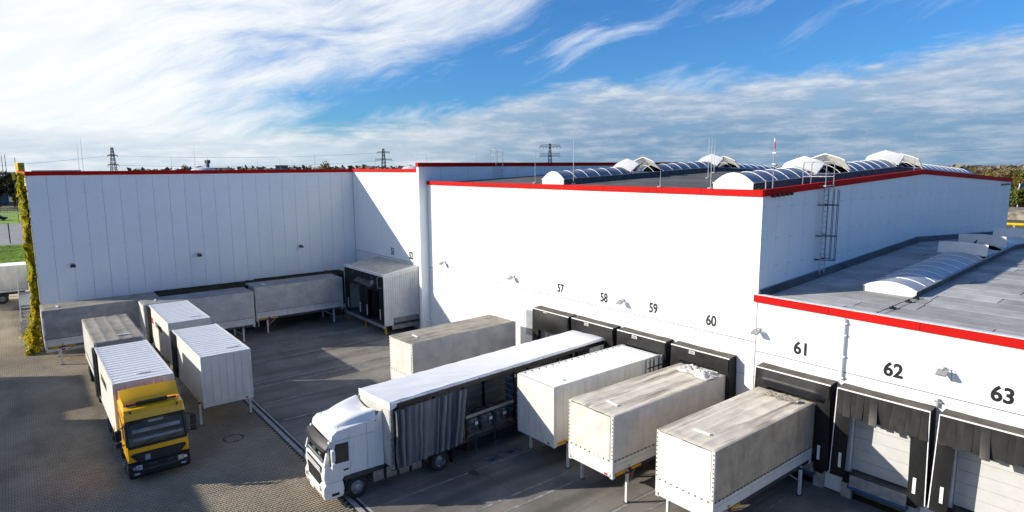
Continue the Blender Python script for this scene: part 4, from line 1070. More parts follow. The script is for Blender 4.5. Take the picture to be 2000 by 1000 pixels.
    if signs:
        for s in (-1, 1):
            y = s * (h + .010)
            MB().box(.22, .82, y - .006, y + .006, zb + .04, zb + .19).build('hazard_sticker', 'orange', r)
            MB().box(1.15, 1.75, y - .006, y + .006, zb + .05, zb + .15).build('hazard_sticker', 'orange', r)
            MB().prism([(.92, zb + .31), (1.06, zb + .31), (.99, zb + .16)], 'y', y - .004, y + .008).build('warning_triangle', 'orange', r)
        MB().box(-.030, -.018, -h + .28, -h + .42, zb + .055, zb + .135).build('red_reflector', 'redreflect', r)
        MB().box(-.030, -.018, -h + .43, -h + .62, zb + .055, zb + .135).build('white_reflector', 'whitetrim', r)
        MB().box(.9, 1.12, -h - .05, -h - .01, zb - .16, zb - .05).build('red_reflector', 'redreflect', r)
    return r
RB = R(90); LB = R(180)
# by the docks: front towards the yard, rear in the shelter
swap_body('pale tarpaulin swap body on legs with stained brown roof, backed into dock 61', (-12.93, 18.37, 0), R(90), L=7.25, zt=3.84, zb=1.16, seed=3, front='tarpwhite')
swap_body('pale tarpaulin swap body on legs, crumpled cover at its rear, backed into dock 60', (-17.13, 17.77, 0), R(90), L=7.80, zt=3.93, zb=1.30, seed=4, roof='tarproof', side='tarp')
swap_body('white ribbed box swap body on legs with open rear door, backed into dock 59', (-20.82, 17.96, 0), R(90.6), L=7.60, zt=4.03, zb=1.22, style='box', seed=5, open_door=-1)
swap_body('dirty grey tarpaulin swap body standing alone behind the long white trailer', (-31.47, 16.84, 0), R(92.6), L=7.80, zt=3.86, zb=1.18, seed=6, roof='tarproof2', side='greytarp2')
# crumpled tarpaulin lying on the roof at dock 60
def crumple():
    b = MB()
    def f(s, t):
        x = -17.9 + 2.0 * s; y = 24.25 + .95 * t + .22 * nz(s * 3, t * 2, 4)
        m = min(1, 4 * min(s, 1 - s, t, 1 - t) + .05)
        z = 3.96 + m * (.13 + .20 * abs(nz(s * 4.2, t * 3.4, 9)) + .10 * nz(s * 9, t * 8, 2) + .05 * nz(s * 19, t * 17, 5))
        return (x + .10 * nz(s * 6, t * 6, 1), y - .35 * s + .15, max(3.955, z))
    b.grid(f, 46, 26)
    tag(b.build('loose_tarpaulin', 'greytarp2'), 'crumpled loose grey tarpaulin on the roof end at dock 60', 'tarpaulin')
    b = MB()
    def g(s, t):
        x = -13.55 + 1.55 * s; y = 24.72 + .34 * t - .25 * s * 0
        return (x, y + .10 * nz(s * 5, t * 2, 3), 3.87 + .13 * abs(nz(s * 6, t * 3, 8)) + .03)
    b.grid(g, 30, 8)
    tag(b.build('loose_tarpaulin', 'tarproof2'), 'narrow crumpled tarpaulin edge on the brown roof at dock 61', 'tarpaulin')
crumple()
# left side of the yard
W2 = swap_body('white ribbed box swap body on legs nearest the drain channel, right of the yellow lorry', (-34.83, 8.17, 0), LB, L=7.35, zt=3.95, zb=1.20, style='box', seed=7, open_door=1)
swap_body('white ribbed box swap body behind its twin, with black lettering half in shade', (-44.08, 8.30, 0), LB, L=7.65, zt=3.95, zb=1.20, style='box', seed=8, open_door=1,
          words=[('SCHENKER', 3.6, 2.98, .50, 'black'), ('DB', 6.0, 2.98, .55, 'redreflect')])
YB = swap_body('white ribbed box with black lettering carried on the yellow lorry', (-32.95, 4.06, 0), LB, L=7.75, zt=3.95, zb=1.25, style='box', seed=9, open_door=1, legs=None,
          words=[('SCHENKER', 4.15, 2.93, .50, 'black')])
swap_body('short looking brown roofed tarpaulin body on the trailer behind the yellow lorry', (-41.75, 4.12, 0), LB, L=7.40, zt=3.95, zb=1.25, seed=10, roof='tarproof2', side='greytarp2', legs=None, front='greytarp')
# along the shaded wall
swap_body('grey tarpaulin swap body on legs at the near end of the shaded wall', (-54.79, .86, 0), RB, L=7.3, zt=4.0, zb=1.20, seed=11, side='greytarp', roof='tarproof2', front='greytarp2')
swap_body('grey tarpaulin swap body with a patched drop board, middle of the row', (-52.42, 6.72, 0), RB, L=7.65, zt=4.0, zb=1.15, seed=12, side='greytarp2', roof='greytarp', front='tarp')
swap_body('grey tarpaulin swap body with creased cover next to the dock shed', (-54.00, 14.95, 0), RB, L=7.6, zt=4.0, zb=1.15, seed=13, side='greytarp2', roof='greytarp', front='greytarp')
def dark_container(label, loc, L, zt, seed):
    r = thing('dark_container', label, 'container', loc, RB, 'dark containers against the shaded wall')
    h = 1.25
    for s in (-1, 1):
        n = 20; w = L / n; b = MB()
        for k in range(n): b.prism([(k * w, s * (h - .03)), (k * w + w * .3, s * (h - .03)), (k * w + w * .42, s * h), (k * w + w * .9, s * h), (k * w + w, s * (h - .03)), (k * w + w, s * (h - .06)), (k * w, s * (h - .06))], 'z', 1.2, zt - .12)
        b.build('side_wall', 'darkbox', r)
        MB().box(0, L, s * (h - .10), s * (h + .01), zt - .12, zt + .02).build('top_rail', 'darkbox', r, bevel=.015)
        MB().box(0, L, s * (h - .12), s * (h + .01), 1.05, 1.2).build('bottom_rail', 'darkbox', r)
    for x in (0, L - .08): MB().box(x, x + .08, -h + .08, h - .08, 1.1, zt).build('end_wall', 'darkbox', r)
    MB().grid(lambda a, t: (.05 + (L - .1) * a, -h + .1 + (2 * h - .2) * t, zt - .01 + .03 * nz(a * 6 + seed, t * 3, 2)), 30, 10).build('roof_sheet', 'darkroof', r)
    for x in (.8, L - .8):
        for s in (-1, 1): MB().box(x - .06, x + .06, s * 1.2 - .06, s * 1.2 + .06, 0, 1.06).build('support_leg', 'darkgrey', r)
    m = MB()
    for k in range(5): 
        a = random.uniform(.75, .97) * L; c = random.uniform(-.6, .9); m.box(a, a + random.uniform(.1, .35), c, c + random.uniform(.08, .25), zt + .0, zt + random.uniform(.04, .12))
    m.build('roof_debris', 'leaf_brown', r)
dark_container('dark container with mossy top at the left of the two behind the row', (-55.72, 8.30, 0), 7.85, 3.9, 1)
dark_container('dark container with rusty brown top next to the inner corner', (-56.20, 16.25, 0), 8.0, 3.9, 2)
# ------------------------------------------------------------------ lorries
def wheel(par, x, y, s, r=.50, w=.30, dual=False, rimmat='rim'):
    """s = outward side sign along local y"""
    t = MB(); c = (x, y, r)
    prof = [(r * .56, 0), (r * .62, -.02 * 0), (r * .86, .012), (r * .97, -.03), (r, -.06), (r, -w + .06), (r * .97, -w + .02), (r * .6, -w)]
    t.ring(c, (0, s, 0), prof, 28)
    o = t.build('wheel', 'tyre', par, smooth=True)
    d = -.11 if dual else .03
    rm = MB(); rm.ring(c, (0, s, 0), [(r * .575, -.01), (r * .54, -.03), (r * .50, d - .05), (r * .40, d), (r * .22, d + .01), (r * .20, d + .05), (r * .10, d + .07), (.001, d + .07)], 24)
    rm.build('rim', rimmat, o, smooth=True)
    nb = MB()
    for k in range(10):
        a = 2 * math.pi * k / 10; q = (x + .31 * r / .5 * .62 * math.cos(a), y, r + .31 * r / .5 * .62 * math.sin(a))
        nb.tube((q[0], y + s * (d - .01), q[2]), (q[0], y + s * (d + .03), q[2]), .020, n=6)
    nb.build('wheel_nuts', 'darkgrey', o)
    for k in range(10): pass
    return o
def arch(par, x, y0, y1, r, m='black', z=.5, a0=5, a1=175):
    b = MB(); n = 12; vs = []
    for k in range(n + 1):
        a = R(a0 + (a1 - a0) * k / n)
        for rr in (r, r + .035):
            for y in (y0, y1): vs.append((x + rr * math.cos(a), y, z + rr * math.sin(a)))
    fs = []
    for k in range(n):
        o = 4 * k; fs += [(o, o + 1, o + 5, o + 4), (o + 2, o + 6, o + 7, o + 3), (o, o + 4, o + 6, o + 2), (o + 1, o + 3, o + 7, o + 5)]
    b.add(vs, fs); return b.build('mudguard', m, par, smooth=True)

def white_tractor():
    r = thing('tractor_unit', 'white high roofed lorry cab with sun visor pulling the open curtain trailer', 'lorry', (-24.50, 8.85, 0), R(-93.2))
    h = 1.235
    # shell
    prof = [(-.06, .98), (-.02, 1.30), (-.07, 1.72), (-.17, 1.76), (-.42, 2.66), (-.36, 2.72), (-.42, 2.98), (-.62, 3.14), (-2.28, 3.30), (-2.30, 1.08), (-2.02, 1.05), (-1.9, 1.12), (-.86, 1.12), (-.78, .98)]
    MB().prism(prof, 'y', -h + .02, h - .02).build('cab', 'cabwhite', r, bevel=.075)
    # pillars and glass
    for s in (-1, 1):
        MB().bar((-.10, s * 1.16, 1.72), (-.37, s * 1.13, 2.74), .14, .16).build('windscreen_pillar', 'cabwhite', r, bevel=.02)
    MB().add([(-.10, -1.08, 1.76), (-.10, 1.08, 1.76), (-.365, 1.05, 2.70), (-.365, -1.05, 2.70)], [(0, 1, 2, 3)]).build('windscreen', 'glass', r)
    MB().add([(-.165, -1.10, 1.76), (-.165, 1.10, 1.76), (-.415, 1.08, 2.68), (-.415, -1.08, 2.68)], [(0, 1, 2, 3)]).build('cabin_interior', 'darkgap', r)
    MB().box(-.24, -.12, -1.05, 1.05, 1.77, 1.90).build('dash_band', 'dash', r)
    MB().box(-.22, -.17, .15, .42, 1.92, 2.02).box(-.22, -.17, -.62, -.25, 1.93, 2.0).build('papers', 'paper', r)
    MB().tube((-.27, .55, 2.0), (-.24, .55, 2.03), .20, n=16).build('steering_wheel', 'black', r)
    MB().box(-.115, -.105, .80, .92, 1.80, 1.92).build('blue_sticker', 'blue', r)
    # dark visor across the top of the screen
    MB().grid(lambda a, t: (-.10 + .10 * math.sin(math.pi * a) - .27 * (1 - t), -1.25 + 2.50 * a, 2.42 + .34 * (1 - t) ** .7), 16, 5).build('sun_visor', 'black', r, smooth=True)
    MB().path([(-.10 + .10 * math.sin(math.pi * a / 10), -1.25 + .25 * a, 2.42) for a in range(11)], .055, 8).build('visor_edge', 'black', r, smooth=True)
    # front: grille slats, lower grille, bumper, lamps
    MB().box(-.03, .012, -.86, .86, 1.40, 1.66).build('grille_panel', 'black', r, bevel=.01)
    for k in range(3): MB().box(.0, .026, -.86, .86, 1.42 + k * .085, 1.46 + k * .085).build('grille_slat', 'cabwhite', r)
    MB().prism([(-.80, 1.34), (.80, 1.34), (.66, .56), (-.66, .56)], 'x', -.05, .010).build('lower_grille', 'black', r, bevel=.01)
    for k in range(6): MB().box(.0, .020, -.70, .70, .64 + k * .115, .665 + k * .115).build('grille_slat', 'darkgrey', r)
    lo = [(-.05, -.70), (-.85, -1.0)]
    MB().prism([(-.06, .98), (.02, .80), (.03, .55), (-.02, .34), (-.10, .28), (-.78, .30), (-.78, .98)], 'y', -h + .01, h - .01).build('bumper', 'cabwhite', r, bevel=.06)
    MB().box(-.02, .04, -.48, -.05, .36, .46).build('number_plate', 'paper', r)
    for s in (-1, 1):
        MB().grid(lambda a, t, s=s: (.042 - .14 * a * a, s * (.74 + .44 * a), .60 + .24 * t), 6, 3).build('headlight', 'lens', r, smooth=True)
        MB().tube((.030, s * .90, .72), (.052, s * .90, .72), .075, n=12).tube((-.02, s * 1.06, .72), (.018, s * 1.06, .72), .07, n=12).build('lamp_ring', 'chrome', r)
        MB().box(-.02, .036, s * .72, s * .86, .42, .50).build('fog_lamp', 'lens', r)
        # doors
        y = s * (h - .014)
        d = MB().prism([(-.22, 1.16), (-1.12, 1.16), (-1.12, 2.72), (-.46, 2.72), (-.24, 1.78)], 'y', y, y + s * .014).build('door', 'cabwhite', r, bevel=.006)
        MB().prism([(-.33, 1.78), (-1.08, 1.78), (-1.08, 2.60), (-.54, 2.62)], 'y', y + s * .012, y + s * .020).build('door_window', 'panewindow', d, label='dark glossy door window')
        MB().box(-1.05, -.84, y + s * .012, y + s * .03, 1.40, 1.47).build('handle', 'black', d)
        MB().box(-1.13, -1.122, y, y + s * .015, 1.14, 2.9).box(-1.90, -1.892, y, y + s * .012, 1.1, 3.2).box(-2.25, -.5, y, y + s * .010, 2.735, 2.745).build('panel_gaps', 'joint', r)
        MB().prism([(-1.28, 1.95), (-1.78, 1.95), (-1.78, 2.60), (-1.32, 2.60)], 'y', y, y + s * .010).build('side_panel', 'cabwhite', r, bevel=.008)
        MB().prism([(-1.20, 1.30), (-1.86, 1.30), (-1.86, 1.82), (-1.20, 1.82)], 'y', y, y + s * .010).build('locker_lid', 'cabwhite', r, bevel=.008)
        # door step
        MB().prism([(-.06, .36), (-.80, .36), (-.84, .62), (-.80, .98), (-.06, .98)], 'y', y - s * .10, y + s * .012).build('step_panel', 'cabwhite', r, bevel=.03)
        MB().box(-.62, -.30, y + s * .0, y + s * .016, .42, .54).build('step', 'black', r)
        # mirrors
        ma = MB().path([(-.30, y, 2.50), (-.22, y + s * .20, 2.46), (-.24, y + s * .22, 1.84), (-.34, y, 1.86)], .022).build('mirror_arm', 'black', r)
        MB().box(-.42, -.26, y + s * .10, y + s * .34, 2.02, 2.50).build('mirror', 'cabwhite', r, bevel=.045)
        MB().box(-.42, -.26, y + s * .10, y + s * .36, 1.70, 1.97).build('mirror', 'cabwhite', r, bevel=.045)
        # aerofoil flap behind the cab
        MB().add([(-2.28, y - s * .02, 1.1), (-2.62, y - s * .0, 1.12), (-2.62, y - s * .06, 3.62), (-2.28, y - s * .05, 3.30), (-2.28, y - s * .05, 1.1), (-2.62, y - s * .03, 1.12), (-2.62, y - s * .09, 3.62), (-2.28, y - s * .08, 3.30)],
                 [(0, 1, 2, 3), (7, 6, 5, 4), (0, 4, 5, 1), (1, 5, 6, 2), (2, 6, 7, 3), (3, 7, 4, 0)]).build('side_fairing', 'cabwhite', r)
        MB().box(-2.62, -.86, y - s * .10, y + s * .022, .96, 1.16).build('sill_trim', 'darkgrey', r)
        MB().box(-1.02, -.94, y, y + s * .02, 1.04, 1.08).build('side_marker', 'redreflect', r)
    # roof deflector
    def df(a, t):
        x = -.62 - 1.72 * a; w = (.80 + .40 * a ** .6); e = -1 + 2 * t
        z = 3.12 + .10 * a + (.08 + .52 * a ** .85) * max(0, 1 - abs(e) ** 9) ** .5
        if a > .40: z -= (a - .40) ** 1.4 * .78 * (1 - abs(e) ** 2.0)
        return (x, e * w, z)
    MB().grid(df, 18, 28).build('roof_deflector', 'cabwhite', r, smooth=60)
    MB().add([df(1, i / 28) for i in range(29)] + [(df(1, i / 28)[0] + .04, df(1, i / 28)[1], 3.15) for i in range(29)], [(i, i + 1, 30 + i, 29 + i) for i in range(28)]).build('deflector_back', 'darkgrey', r)
    for s in (-1, 1): MB().tube((-.72, s * 1.02, 3.12), (-.80, s * 1.02, 3.28), .008, n=5).build('roof_aerial', 'black', r)
    MB().path([(.03, -1.0, 1.2), (.12, -1.0, 1.25), (.12, -1.0, 1.75), (-.02, -1.0, 1.8)], .018).build('front_mirror_bar', 'black', r)
    for s in (-.5, .5): MB().bar((-.10, s, 1.80), (-.22, s + .55, 2.02), .02).build('wiper', 'black', r)
    # chassis
    for s in (-1, 1): MB().box(-6.2, -.7, s * .42 - .05, s * .42 + .05, .72, .98).build('chassis_rail', 'darkgrey', r)
    for k in range(4):
        x = -2.12 - k * .60
        b = MB(); 
        b.prism([(x, .44), (x - .52, .44), (x - .52, .98), (x, .98)], 'y', .72, 1.20)
        b.build('fuel_tank', 'tank', r, bevel=.06)
        MB().box(x - .56, x - .52, .70, 1.215, .43, 1.0).build('tank_strap', 'black', r)
    MB().box(-4.1, -2.6, -1.2, -.72, .44, .98).build('tool_box', 'darkgrey', r, bevel=.04)
    MB().box(-2.10, -1.98, -1.1, 1.1, .6, 1.05).build('engine_cover', 'black', r)
    MB().ring((-5.0, 0, 1.12), (0, 0, 1), [(.0, .06), (.45, .06), (.5, .02), (.45, -.05)], 20).build('coupling_plate', 'darkgrey', r)
    for s in (-1, 1):
        wheel(r, -1.40, s * 1.20, s); arch(r, -1.40, s * .78, s * 1.225, .56, 'darkgrey', .52)
        wheel(r, -5.35, s * 1.20, s, dual=True); wheel(r, -5.35, s * .86, s, dual=True); arch(r, -5.35, s * .55, s * 1.22, .56, 'black', .5, 0, 180)
        MB().box(-6.0, -5.97, s * .62, s * 1.2, .22, .85).build('mudflap', 'rubber', r)
    return r
white_tractor()

TL = 14.15
TROT = R(94.41)
def trailer():
    r = thing('curtain_trailer', 'long curtain sided trailer with white roof and its side curtain drawn open', 'trailer', (-23.79, 11.38, 0), TROT)
    h = 1.25; zt = 4.05; zf = 1.20
    def rf(a, t):
        x = -.03 + (TL + .04) * a; y = -h - .02 + (2 * h + .04) * t; e = min(t, 1 - t)
        k = max(0, 1 - x / 6.5)
        z = zt + (.016 + .022 * k) * nz(x * 1.5 + y * 1.6, y * 1.0 - x * .35, 4) + .010 * nz(x * 3.9 + y * 3.0, y * 1.5, 9) + .02 * math.sin(math.pi * t)
        if e < .001: z -= .09
        return (x, y, z)
    MB().grid(rf, 110, 26).build('roof_sheet', 'trailerroof', r, smooth=True)
    MB().grid(lambda a, t: (-.035 - .01 * nz(a * 6, t * 2), -h - .02 + (2 * h + .04) * a, zt + .012 - .30 * t), 16, 3).build('roof_front_flap', 'trailerroof', r, smooth=True)
    MB().add([(-.03, -h - .025, zt - .05), (.34, -h - .025, zt - .05), (.26, -h - .03, zt - .24), (-.03, -h - .03, zt - .33)], [(0, 1, 2, 3)]).build('roof_front_flap', 'trailerroof', r)
    for s in (-1, 1):
        MB().box(0, TL, s * (h - .07), s * (h + .012), zt - .30, zt - .10).build('roof_rail', 'black', r)
        MB().box(0, TL, s * (h - .05), s * (h + .02), zt - .10, zt - .045).build('roof_edge', 'whitetrim', r)
        MB().box(0, TL, s * (h - .10), s * h, zf - .16, zf).build('floor_rail', 'darkgrey', r)
    e = MB()
    for k in range(19): x = .5 + k * .72; e.box(x - .018, x + .018, -h - .028, -h - .018, zt - .09, zt - .055)
    o = e.build('rail_rivets', 'black', r); o['kind'] = 'stuff'
    MB().box(.0, .06, -h + .02, h - .02, zf, zt - .12).build('front_wall', 'greytarp2', r)
    MB().box(-.02, .12, -h - .012, -h + .10, zf - .1, zt - .34).build('front_post', 'galv', r)
    for k in range(9): MB().box(-.005 + 0, .03, -h - .022, -h - .010, 1.4 + k * .26, 1.44 + k * .26).build('post_buckle', 'black', r)
    MB().box(.06, TL - .06, -h + .1, h - .1, zf - .08, zf).build('floor_deck', 'wood', r)
    for s in (-1, 1): MB().box(.4, TL - .2, s * .5 - .06, s * .5 + .06, .80, zf - .08).build('chassis_beam', 'black', r)
    MB().box(.06, TL - .1, h - .02, h + .01, zf - .12, zt - .3).build('far_curtain', 'greytarp', r)
    for k in range(6): MB().box(3.9, TL - .3, h - .05, h - .02, 1.55 + k * .4, 1.63 + k * .4).build('side_lath', 'plank', r)
    for k in range(4): MB().box(4.1 + k * 2.3, 5.6 + k * 2.3, h - .09, h - .05, 2.95, 3.06).build('load_bar', 'strapyellow', r)
    for x in (3.95, 7.15, 10.4):
        MB().box(x - .06, x + .06, -h + .01, -h + .10, zf, zt - .3).build('side_post', 'black', r)
        MB().box(x - .05, x + .05, -h - .012, -h + .01, zt - .62, zt - .46).build('post_bracket', 'galv', r)
        MB().box(x - .06, x + .06, h - .10, h - .02, zf, zt - .3).build('side_post', 'black', r)
    MB().box(4.02, 7.08, -h + .02, -h + .06, 2.16, 2.29).build('side_lath', 'plank', r)
    MB().box(3.86, 3.90, -h - .0, -h + .04, zf + .05, zf + .95).build('yellow_marker', 'strapyellow', r)
    for k in range(10): MB().box(.7 + k * 1.4, .75 + k * 1.4, -h + .06, h - .06, zt - .16, zt - .10).build('roof_bow', 'galv', r)
    # bunched curtain
    n = 210; rng = random.Random(5); ph = [0]
    for i in range(n): ph.append(ph[-1] + rng.uniform(.22, .52))
    def cu(a, t):
        i = a * n; k = int(min(n - 1, i)); p = ph[k] + (ph[k + 1] - ph[k]) * (i - k)
        spread = (.10 + 3.95 * a) * t + (.10 + 3.52 * a) * (1 - t)
        amp = (.085 + .05 * math.sin(a * 9 + 1)) * (1 - .35 * t)
        w0 = math.sin(p); y = -h - .12 - amp * math.copysign(abs(w0) ** .6, w0) - .05 * nz(a * 14, t * 2.5, 2) - .10 * (1 - t)
        x = spread + .035 * math.cos(p * 1.3) + .06 * nz(a * 9, t * 1.8, 6)
        zb = 1.20 - .06 * math.exp(-((a - .18) / .22) ** 2) + .03 * math.sin(p * .5) + .12 * max(0, a - .55)
        z = zb + (3.70 - zb) * t
        return (x, y, z)
    MB().grid(cu, n, 20).build('side_curtain', 'curtain', r, smooth=70)
    def cu2(a, t): return (TL - 1.35 + 1.2 * a, -h - .03 - .05 * math.sin(a * 26) * (1 - .3 * t), zf - .05 + (3.72 - zf + .05) * t)
    MB().grid(cu2, 60, 8).build('side_curtain', 'greytarp2', r, smooth=70)
    # rear
    for s in (-1, 1): MB().box(TL - .14, TL, s * (h - .12), s * (h + .005), zf - .15, zt - .12).build('rear_post', 'darkgrey', r)
    MB().box(TL - .10, TL - .01, -h + .1, h - .1, zt - .32, zt - .05).build('rear_header', 'whitetrim', r)
    # running gear
    for k in range(3):
        for s in (-1, 1): wheel(r, 9.2 + k * 1.31, s * 1.22, s, r=.50, w=.36)
    for s in (-1, 1):
        MB().box(2.55, 2.72, s * .70 - .07, s * .70 + .07, .18, 1.1).box(2.48, 2.79, s * .70 - .15, s * .70 + .15, .12, .18).build('landing_leg', 'darkgrey', r)
    MB().box(4.2, 6.2, -1.05, -.6, .45, .95).build('underside_box', 'black', r); MB().box(3.2, 8.6, .7, 1.16, .16, 1.05).build('underside_box', 'black', r)  # long far box added to hide the sunlit ground under the trailer
    # lashing straps hanging out
    for x in (4.55, 5.75):
        pts = [(x, -h + .05, 1.95), (x, -h - .02, 1.25), (x - .03, -h - .06, .6), (x + .04, -h - .22, .10), (x + .30, -h - .45, .03), (x + .55, -h - .40, .035), (x + .42, -h - .70, .03), (x + .75, -h - .62, .03), (x + .95, -h - .38, .03), (x + 1.05, -h - .85, .03)]
        b = MB()
        for p, q in zip(pts, pts[1:]): b.bar(p, q, .055, .012)
        b.box(x + .35, x + .62, -h - .62, -h - .5, .02, .08); b.build('lashing_strap', 'strap', r)
    return r
TR = trailer()
def cargo():
    a = TROT; c, s = math.cos(a), math.sin(a)
    def W(x, y, z): return (-23.79 + c * x - s * y, 11.38 + s * x + c * y, z)
    labels = ('dark shrink wrapped pallet load nearest the grey curtain', 'dark shrink wrapped pallet load, middle of the three behind the wooden lath', 'dark shrink wrapped pallet load next to the stacked crates')
    for k, x in enumerate((4.55, 5.45, 6.35)):
        r = thing('wrapped_load', labels[k], 'pallet load', W(x, -.62, 1.20), a, 'shrink wrapped loads on the trailer')
        for yy in (-.5, 0, .5): MB().box(-.40, .40, yy - .05, yy + .05, .0, .09).build('pallet_block', 'wood', r)
        for q in range(5): MB().box(-.40 + q * .17, -.28 + q * .17, -.58, .58, .092, .12).build('pallet_board', 'wood', r)
        def f(u, t, k=k):
            an = u * 2 * math.pi; ex = 3.2
            cx = math.copysign(abs(math.cos(an)) ** (2 / ex), math.cos(an)) * .41; cy = math.copysign(abs(math.sin(an)) ** (2 / ex), math.sin(an)) * .57
            sh = (1 - max(0, t - .72) * 1.4) * (1 + .06 * nz(math.cos(an) * 2 + k, math.sin(an) * 2, t * 3))
            if t >= .999: sh = 0
            return (cx * sh, cy * sh, .12 + .72 * min(1, t * 1.15) + .04 * nz(math.cos(an) + k, math.sin(an), 2) * t)
        MB().grid(f, 28, 9).build('wrap', 'wrap', r, smooth=60)
        MB().box(.0, .20, -.612, -.598, .52, .66).build('paper_label', 'paper', r)
    cols = ((7.75, -.80), (8.25, -.80), (7.75, -.30), (8.25, -.30), (9.0, -.80))
    n = 0
    first = None
    where = ('nearest the post', 'second from the post', 'behind the nearest', 'deep inside', 'farthest along')
    hs = ('bottom', 'second from the bottom', 'third from the bottom', 'third from the top', 'second from the top', 'top')
    for q, (x, y) in enumerate(cols):
        for k in range(6):
            lb = 'blue grey crate, %s in the trailer stack %s' % (hs[k], where[q])
            if first is None:
                first = thing('plastic_crate', lb, 'crate', W(x, y, 1.21), a, 'stacked crates on the trailer')
                b = MB()
                for sx in (-1, 1): b.box(sx * .20, sx * .185, -.23, .23, .02, .30); b.box(-.20, .20, sx * .23, sx * .215, .02, .30)
                b.box(-.2, .2, -.23, .23, .02, .04); b.build('tub', 'crate', first)
                MB().box(-.21, .21, -.24, -.225, .26, .30).box(-.21, .21, .225, .24, .26, .30).box(-.21, -.195, -.24, .24, .26, .30).box(.195, .21, -.24, .24, .26, .30).build('rim_band', 'farwhite', first)
            else:
                copy_tree(first, W(x + random.uniform(-.015, .015), y, 1.21 + k * .325), a + random.uniform(-.03, .03), lb)
cargo()

